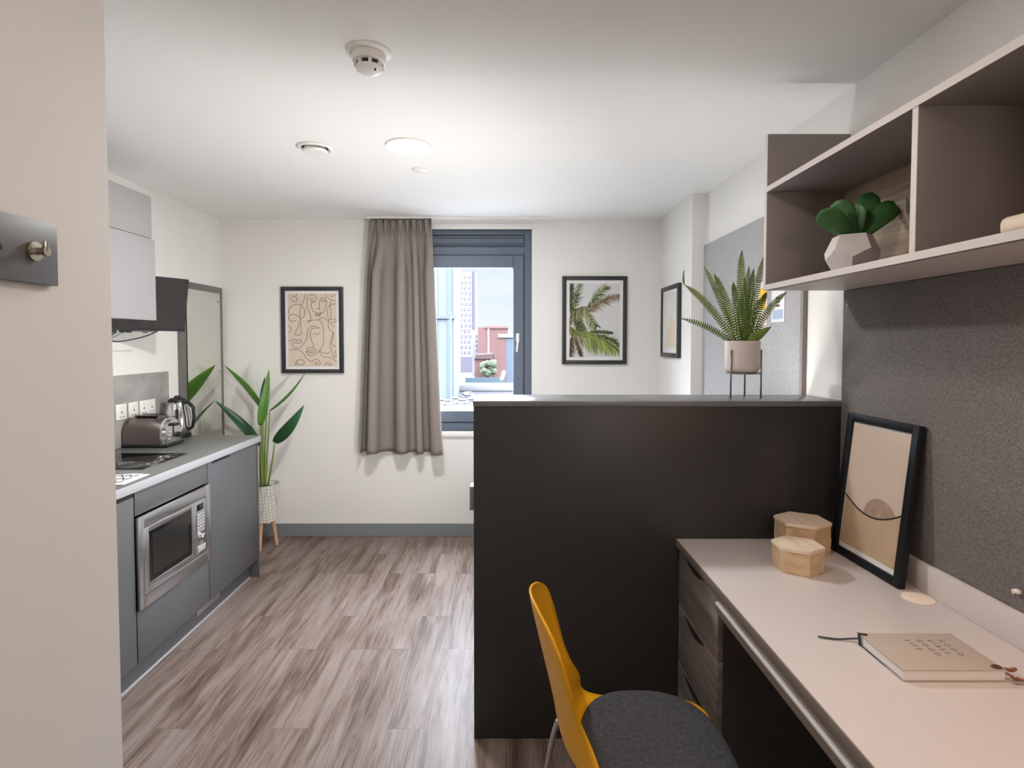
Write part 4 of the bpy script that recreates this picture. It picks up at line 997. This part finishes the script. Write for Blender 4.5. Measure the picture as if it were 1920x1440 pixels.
t = thing('wooden_tray_box', 'pale rounded wooden box on the right bay of the wall shelf', 'box', (1.06, 1.04, 1.709))
bm = BM(); box(bm, (.985, .90, 1.7095), (1.14, 1.165, 1.748), .014, 4); obj('box_body', bm, M('pale_beech', rgb(224, 206, 184), .5, noise=(12, .05, (1, .1, 1))), t, True)

# ------------------------------------------------------------------ desk
DZ, DX = .766, .635
t = thing('desk', 'white topped built-in desk with a brown edge', 'desk', (.95, 1.2, 0))
bx('desk_top', (DX+.003, .10, DZ-.028), (RX-.001, PF-.001, DZ), m_desk, t, .0015)
bx('front_edge', (DX, .10, DZ-.029), (DX+.0035, PF-.001, DZ-.0015), m_deskedge, t, .001, label='brown front edge')
bx('upstand', (1.226, .10, DZ), (BXF+.013, PF-.001, .849), m_desk, t, .0015)
bx('under_rail', (DX+.012, .10, .676), (DX+.034, 1.724, .737), m_drawer, t, .001)
bx('rail_lip', (DX+.002, .10, .703), (DX+.014, 1.724, .711), M('rail_aluminium', rgb(216, 212, 212), .45, .0), t, .001, label='bright metal lip')
bx('lower_rail', (DX+.006, .10, .676), (DX+.014, 1.724, .703), m_deskedge, t, .001)
bx('modesty_panel', (1.216, .10, .03), (1.234, 1.70, .737), m_taupe, t, 0)
bx('side_support', (.70, .10, 0), (1.215, .13, .737), m_drawer, t, 0)
bm = BM(); lathe(bm, [(.041, 0), (.041, .002), (.037, .0035), (.005, .0037)], (1.180, 1.622, DZ), 40); obj('cable_grommet', bm, M('cream_plastic', rgb(232, 216, 198), .5), t, True, label='round cream cable cover')
t = thing('drawer_pedestal', 'grey wood pedestal of three drawers under the desk by the partition', 'drawers', (.9, 1.92, 0))
bx('pedestal_carcass', (.668, 1.728, .03), (1.20, PF-.002, .737), M('pedestal_side_dark', rgb(70, 66, 64), .5), t, 0)
for k in range(3):
    z1 = (.735, .519, .306)[k]; z0 = (.521, .308, .034)[k]
    d = bx('drawer_front', (.648, 1.729, z0), (.667, PF-.003, z1), m_drawer, t, .0015)
    bm = BM(); yc, hw, dp, n = 1.945, .108, .024, 16
    poly = [(.6472, yc-hw+2*hw*i/n, z1-.002-.006) for i in range(n+1)] + [(.6472, yc+hw-2*hw*i/n, z1-.008-dp*math.sin(PI*i/n)) for i in range(1, n)]
    prism(bm, poly, (.006, 0, 0)); obj('grip_shade_inlay', bm, m_cab_in, d, label='dark crescent inlay for the shade in the finger grip')  # solid dark inlay stands for the shade inside the cut grip
    bm = BM(); stroke(bm, [(.6470, yc-hw+2*hw*i/n, z1-.008-dp*math.sin(PI*i/n)-.002) for i in range(n+1)], .004, (-1, 0, 0), .0004); obj('grip_edge', bm, m_deskedge, d)
bx('pedestal_foot', (.69, 1.75, 0), (1.18, PF-.02, .03), m_cab_in, t, 0)

# hexagonal boxes on the desk
def hexbox(cx, cy, r, h, label):
    t = thing('hexagonal_box', label, 'box', (cx, cy, DZ), group='hexagonal wooden boxes on the desk')
    def ring(rr, z): return [(cx+rr*math.cos(PI/6+PI/3*k), cy+rr*math.sin(PI/6+PI/3*k), z) for k in range(6)]
    bm = BM(); prism(bm, ring(r-.003, DZ+.0005), (0, 0, h-.012)); obj('box_body', bm, m_boxwood, t)
    bm = BM(); prism(bm, ring(r+.001, DZ+h-.011), (0, 0, .011)); bmesh.ops.bevel(bm, geom=list(bm.edges), offset=.0015, segments=2, affect='EDGES'); obj('lid', bm, m_boxlid, t)
hexbox(1.046, 2.010, .092, .110, 'larger hexagonal wooden box against the partition')
hexbox(.946, 1.843, .079, .082, 'smaller hexagonal wooden box in front of the larger one')

# leaning picture frame
t = thing('leaning_picture', 'ink black frame with an abstract sun print leaning on the desk wall', 'picture', (1.165, 1.85, DZ))
a0, a1 = Vector((1.153, 2.018, DZ+.001)), Vector((1.163, 1.682, DZ+.001)); ey = (a1-a0).normalized(); FW = (a1-a0).length
upv = Vector((.052, 0, .485)); FH = upv.length; uz = (upv - ey*upv.dot(ey)).normalized(); fn = ey.cross(uz)
if fn.x > 0: fn = -fn
def lean(bm, u0, u1, z0, z1, d0, d1, bev=.0):
    b2 = bmesh.new(); box(b2, (u0, d0, z0), (u1, d1, z1), bev); me = bpy.data.meshes.new('tmp'); b2.to_mesh(me); b2.free(); k = len(bm.verts); bm.from_mesh(me); bpy.data.meshes.remove(me); bm.verts.ensure_lookup_table()
    for v in bm.verts[k:]: v.co = a0 + ey*v.co.x + uz*v.co.z + fn*v.co.y
bw = .026; bm = BM()
lean(bm, 0, bw, 0, FH, -.022, 0, .0015); lean(bm, FW-bw, FW, 0, FH, -.022, 0, .0015); lean(bm, bw, FW-bw, 0, bw, -.022, 0, .0015); lean(bm, bw, FW-bw, FH-bw, FH, -.022, 0, .0015)
obj('frame', bm, m_frame_navy, t, True)
bm = BM(); lean(bm, bw, FW-bw, bw, FH-bw, -.018, -.010); mo = obj('mount', bm, m_mat, t)
bm = BM(); mg = .011; lean(bm, bw+.004, FW-bw-mg, bw+mg+.006, FH-bw-.008, -.010, -.0094); pr = obj('abstract_print', bm, M('beige_print', rgb(198, 180, 164), .6), t)
def lp(u, z, d): return a0 + ey*(bw+.004+u*(FW-2*bw-.004-mg)) + uz*(bw+mg+.006+z*(FH-2*bw-mg-.014)) + fn*d
bm = BM(); n = 28
poly = [lp(0, 0, -.0089), lp(1, 0, -.0089)] + [lp(1-k/n, .40 - .10*math.sin(PI*k/n)**.9 , -.0089) for k in range(n+1)]
bm.faces.new([bm.verts.new(p) for p in poly]); obj('tan_hill', bm, M('tan_print', rgb(182, 158, 130), .6, noise=(14, .06, (1, 1, 1))), pr)
bm = BM(); bm.faces.new([bm.verts.new(lp(.66+.29*math.cos(PI*k/24), .30+.165*math.sin(PI*k/24), -.0091)) for k in range(25)]); obj('sun_disc', bm, M('sun_print', rgb(160, 136, 118), .6, noise=(40, .25, (1, 1, 1))), pr)
bm = BM(); q = [lp(k/n, .405-.105*math.sin(PI*k/n)**.9, -.0088) for k in range(n+1)]
stroke(bm, [tuple(p) for p in q], .0055, tuple(fn), .0); obj('arc_line', bm, M('black_print', rgb(24, 22, 24), .6), pr)

# notebook with cord and tassels
NB = (.862, 1.380); 
t = thing('notebook', 'beige notebook with GOOD VIBES GOOD LIFE lettering on the desk', 'notebook', (.965, 1.297, DZ))
x0, x1, y0, y1 = .858, 1.082, 1.218, 1.376
m_cover = M('notebook_cover', rgb(180, 168, 156), .6)
bx('back_cover', (x0, y0, DZ+.0005), (x1, y1, DZ+.003), m_cover, t, .0008); bx('front_cover', (x0, y0, DZ+.0235), (x1, y1, DZ+.026), m_cover, t, .0008)
bx('page_block', (x0+.003, y0+.002, DZ+.003), (x1-.002, y1-.002, DZ+.0235), M('page_edge', rgb(226, 222, 218), .8, noise=(3, .06, (1, 1, 260))), t, 0)
def text_mesh(body, size, extrude=.0002):
    cu = bpy.data.curves.new('text', 'FONT'); cu.body = body; cu.size = size; cu.extrude = extrude; cu.align_x = 'LEFT'; cu.space_character = 1.6
    o = bpy.data.objects.new('text', cu); COL.objects.link(o); bpy.context.view_layer.update()
    me = bpy.data.meshes.new_from_object(o.evaluated_get(bpy.context.evaluated_depsgraph_get())); bpy.data.objects.remove(o); bpy.data.curves.remove(cu); return me
m_txt = M('notebook_lettering', rgb(112, 98, 88), .5)
for k, wd_ in enumerate(('GOOD', 'VIBES', 'GOOD', 'LIFE')):
    me = text_mesh(wd_, .0175); me.name = 'lettering'; me.materials.append(m_txt)
    o = bpy.data.objects.new('lettering', me); COL.objects.link(o); o.parent = t
    o.rotation_euler = (0, 0, -PI/2); o.location = (1.026-.0258*k-.965, 1.345-1.297, .0262)
bm = BM()
tube(bm, smooth_line([(.866, 1.378, DZ+.012), (.845, 1.388, DZ+.006), (.815, 1.392, DZ+.003), (.775, 1.402, DZ+.004)], 6), .0022, 8)
tube(bm, [(.857, 1.366, DZ+.001), (.856, 1.372, DZ+.029)], .003, 8); tube(bm, [(.855, 1.370, DZ+.028), (.872, 1.364, DZ+.028)], .0025, 8)
tube(bm, [(.858, 1.366, DZ+.002), (.860, 1.222, DZ+.002)], .0014, 6); obj('cord', bm, m_slate_dark, t, smooth='all')
m_tas = M('tassel_brown', rgb(142, 92, 66), .7)
bm = BM(); box(bm, (1.062, 1.221, DZ-.0+.001), (1.072, 1.236, DZ+.030), .003); box(bm, (1.058, 1.222, DZ+.022), (1.078, 1.234, DZ+.030), .003); obj('clasp', bm, M('clasp_brown', rgb(92, 66, 56), .5), t, True)
for a, b in (((1.078, 1.231, DZ+.018), (1.125, 1.246, DZ+.012)), ((1.078, 1.228, DZ+.014), (1.112, 1.214, DZ+.006))):
    bm = BM(); a, b = Vector(a), Vector(b); tube(bm, [tuple(a+(b-a)*k/6+Vector((0, 0, .004*math.sin(k)))) for k in range(7)], .0022, 8, .003)
    for f in (.55, .8, 1.0): ico(bm, a+(b-a)*f, .0045, .05, 1)
    obj('tassel', bm, m_tas, t, smooth='all')
bx('cord_tip', (1.092, 1.206, DZ+.0005), (1.112, 1.214, DZ+.005), M('grey_tip', rgb(150, 146, 138), .5), t, .002)

# ------------------------------------------------------------------ chair (local: x towards the desk, y across, z up)
t = thing('desk_chair', 'mustard yellow shell chair with a charcoal seat pad at the desk', 'chair', (.372, 1.432, 0))
PROF = [  # x, z, half width, edge lift, edge forward
    (.205, .405, .150, .000, .000), (.200, .432, .185, .002, .0), (.155, .444, .218, .001, .0), (.06, .440, .238, .002, .0), (-.05, .436, .243, .006, .0),
    (-.125, .440, .236, .016, .006), (-.185, .455, .218, .034, .030), (-.222, .490, .196, .050, .058), (-.240, .540, .172, .036, .062), (-.250, .595, .158, .012, .056),
    (-.262, .650, .160, .0, .050), (-.275, .705, .170, .0, .048), (-.288, .760, .172, .0, .046), (-.300, .810, .158, .0, .040), (-.308, .845, .118, .0, .026), (-.312, .866, .055, .0, .008), (-.313, .870, .012, .0, .0)]
def cat(pts, n):
    return smooth_line(pts, n)
PR = cat(PROF, 4); NU_ = 24; P = []
for (x, z, w, lift, fwd) in PR:
    row = []
    for j in range(NU_+1):
        s = j/NU_*2-1; row.append((x + fwd*abs(s)**2.2, s*w, z + lift*abs(s)**2.4))
    P.append(row)
bm = BM(); solid(bm, P, -.0065); obj('shell', bm, m_yellow, t, smooth='all', local=True)
bm = BM(); R = []
def pad_pt(a, k, z):
    ca, sa = math.cos(a), math.sin(a); ex_ = 2/2.5
    return (  .012 + k*.188*math.copysign(abs(ca)**ex_, ca), k*.232*math.copysign(abs(sa)**ex_, sa), z)
n = 48
zz = [(.90, .448), (.985, .452), (1.0, .462), (.985, .470), (.94, .475), (.8, .477), (.4, .476)]
V = [[bm.verts.new((pad_pt(2*PI*i/n, k, z)[0], pad_pt(2*PI*i/n, k, z)[1], z + .004*abs(pad_pt(2*PI*i/n, k, z)[1]/.21)**2)) for i in range(n)] for k, z in zz]
for a in range(len(V)-1):
    for i in range(n): j = (i+1) % n; bm.faces.new((V[a][i], V[a][j], V[a+1][j], V[a+1][i]))
bm.faces.new(V[0][::-1]); bm.faces.new(V[-1]); obj('seat_pad', bm, m_seat, t, smooth='all', local=True)
for sx, sy in ((1, 1), (1, -1), (-1, 1), (-1, -1)):
    LP = [(.02, .05*sy, .420), (.12, .15*sy, .412), (.145, .172*sy, .385), (.20, .215*sy, .004)] if sx > 0 else [(-.02, .05*sy, .420), (-.19, .155*sy, .412), (-.232, .178*sy, .385), (-.290, .215*sy, .004)]
    bm = BM(); tube(bm, smooth_line(LP, 6), .0085, 12); obj('leg', bm, m_chrome, t, smooth='all', local=True)
    bm = BM(); lathe(bm, [(.011, 0), (.011, .012)], (.20 if sx > 0 else -.290, .215*sy, .0005), 14); obj('foot_cap', bm, m_blk, t, local=True)
bm = BM(); box(bm, (-.13, -.16, .408), (.13, .16, .424), .006); obj('under_frame', bm, m_chrome, t, local=True)

# ------------------------------------------------------------------ coat hook rail on the entry wall
t = thing('coat_hook_rail', 'grey coat hook board with a round metal peg on the entry wall', 'coat hook', (PX, .9, 1.66))
bx('backboard', (PX, .66, 1.604), (PX+.016, 1.080, 1.716), M('hook_board_grey', rgb(92, 90, 89), .45), t, .002)
for y in (1.024, .74):
    bm = BM(); lathe(bm, [(.017, .016), (.017, .021), (.007, .022), (.0055, .034), (.0085, .035), (.0085, .041)], (PX, y, 1.660), 28, axis='X')
    tube(bm, [(PX+.038, y, 1.660), (PX+.038, y, 1.677)], .0045, 10); obj('hook_peg', bm, m_satin, t, True, label='round satin metal peg')
bm = BM(); lathe(bm, [(.006, .015), (.006, .0165)], (PX, .955, 1.657), 16, axis='X'); obj('screw_cap', bm, m_blk, t)
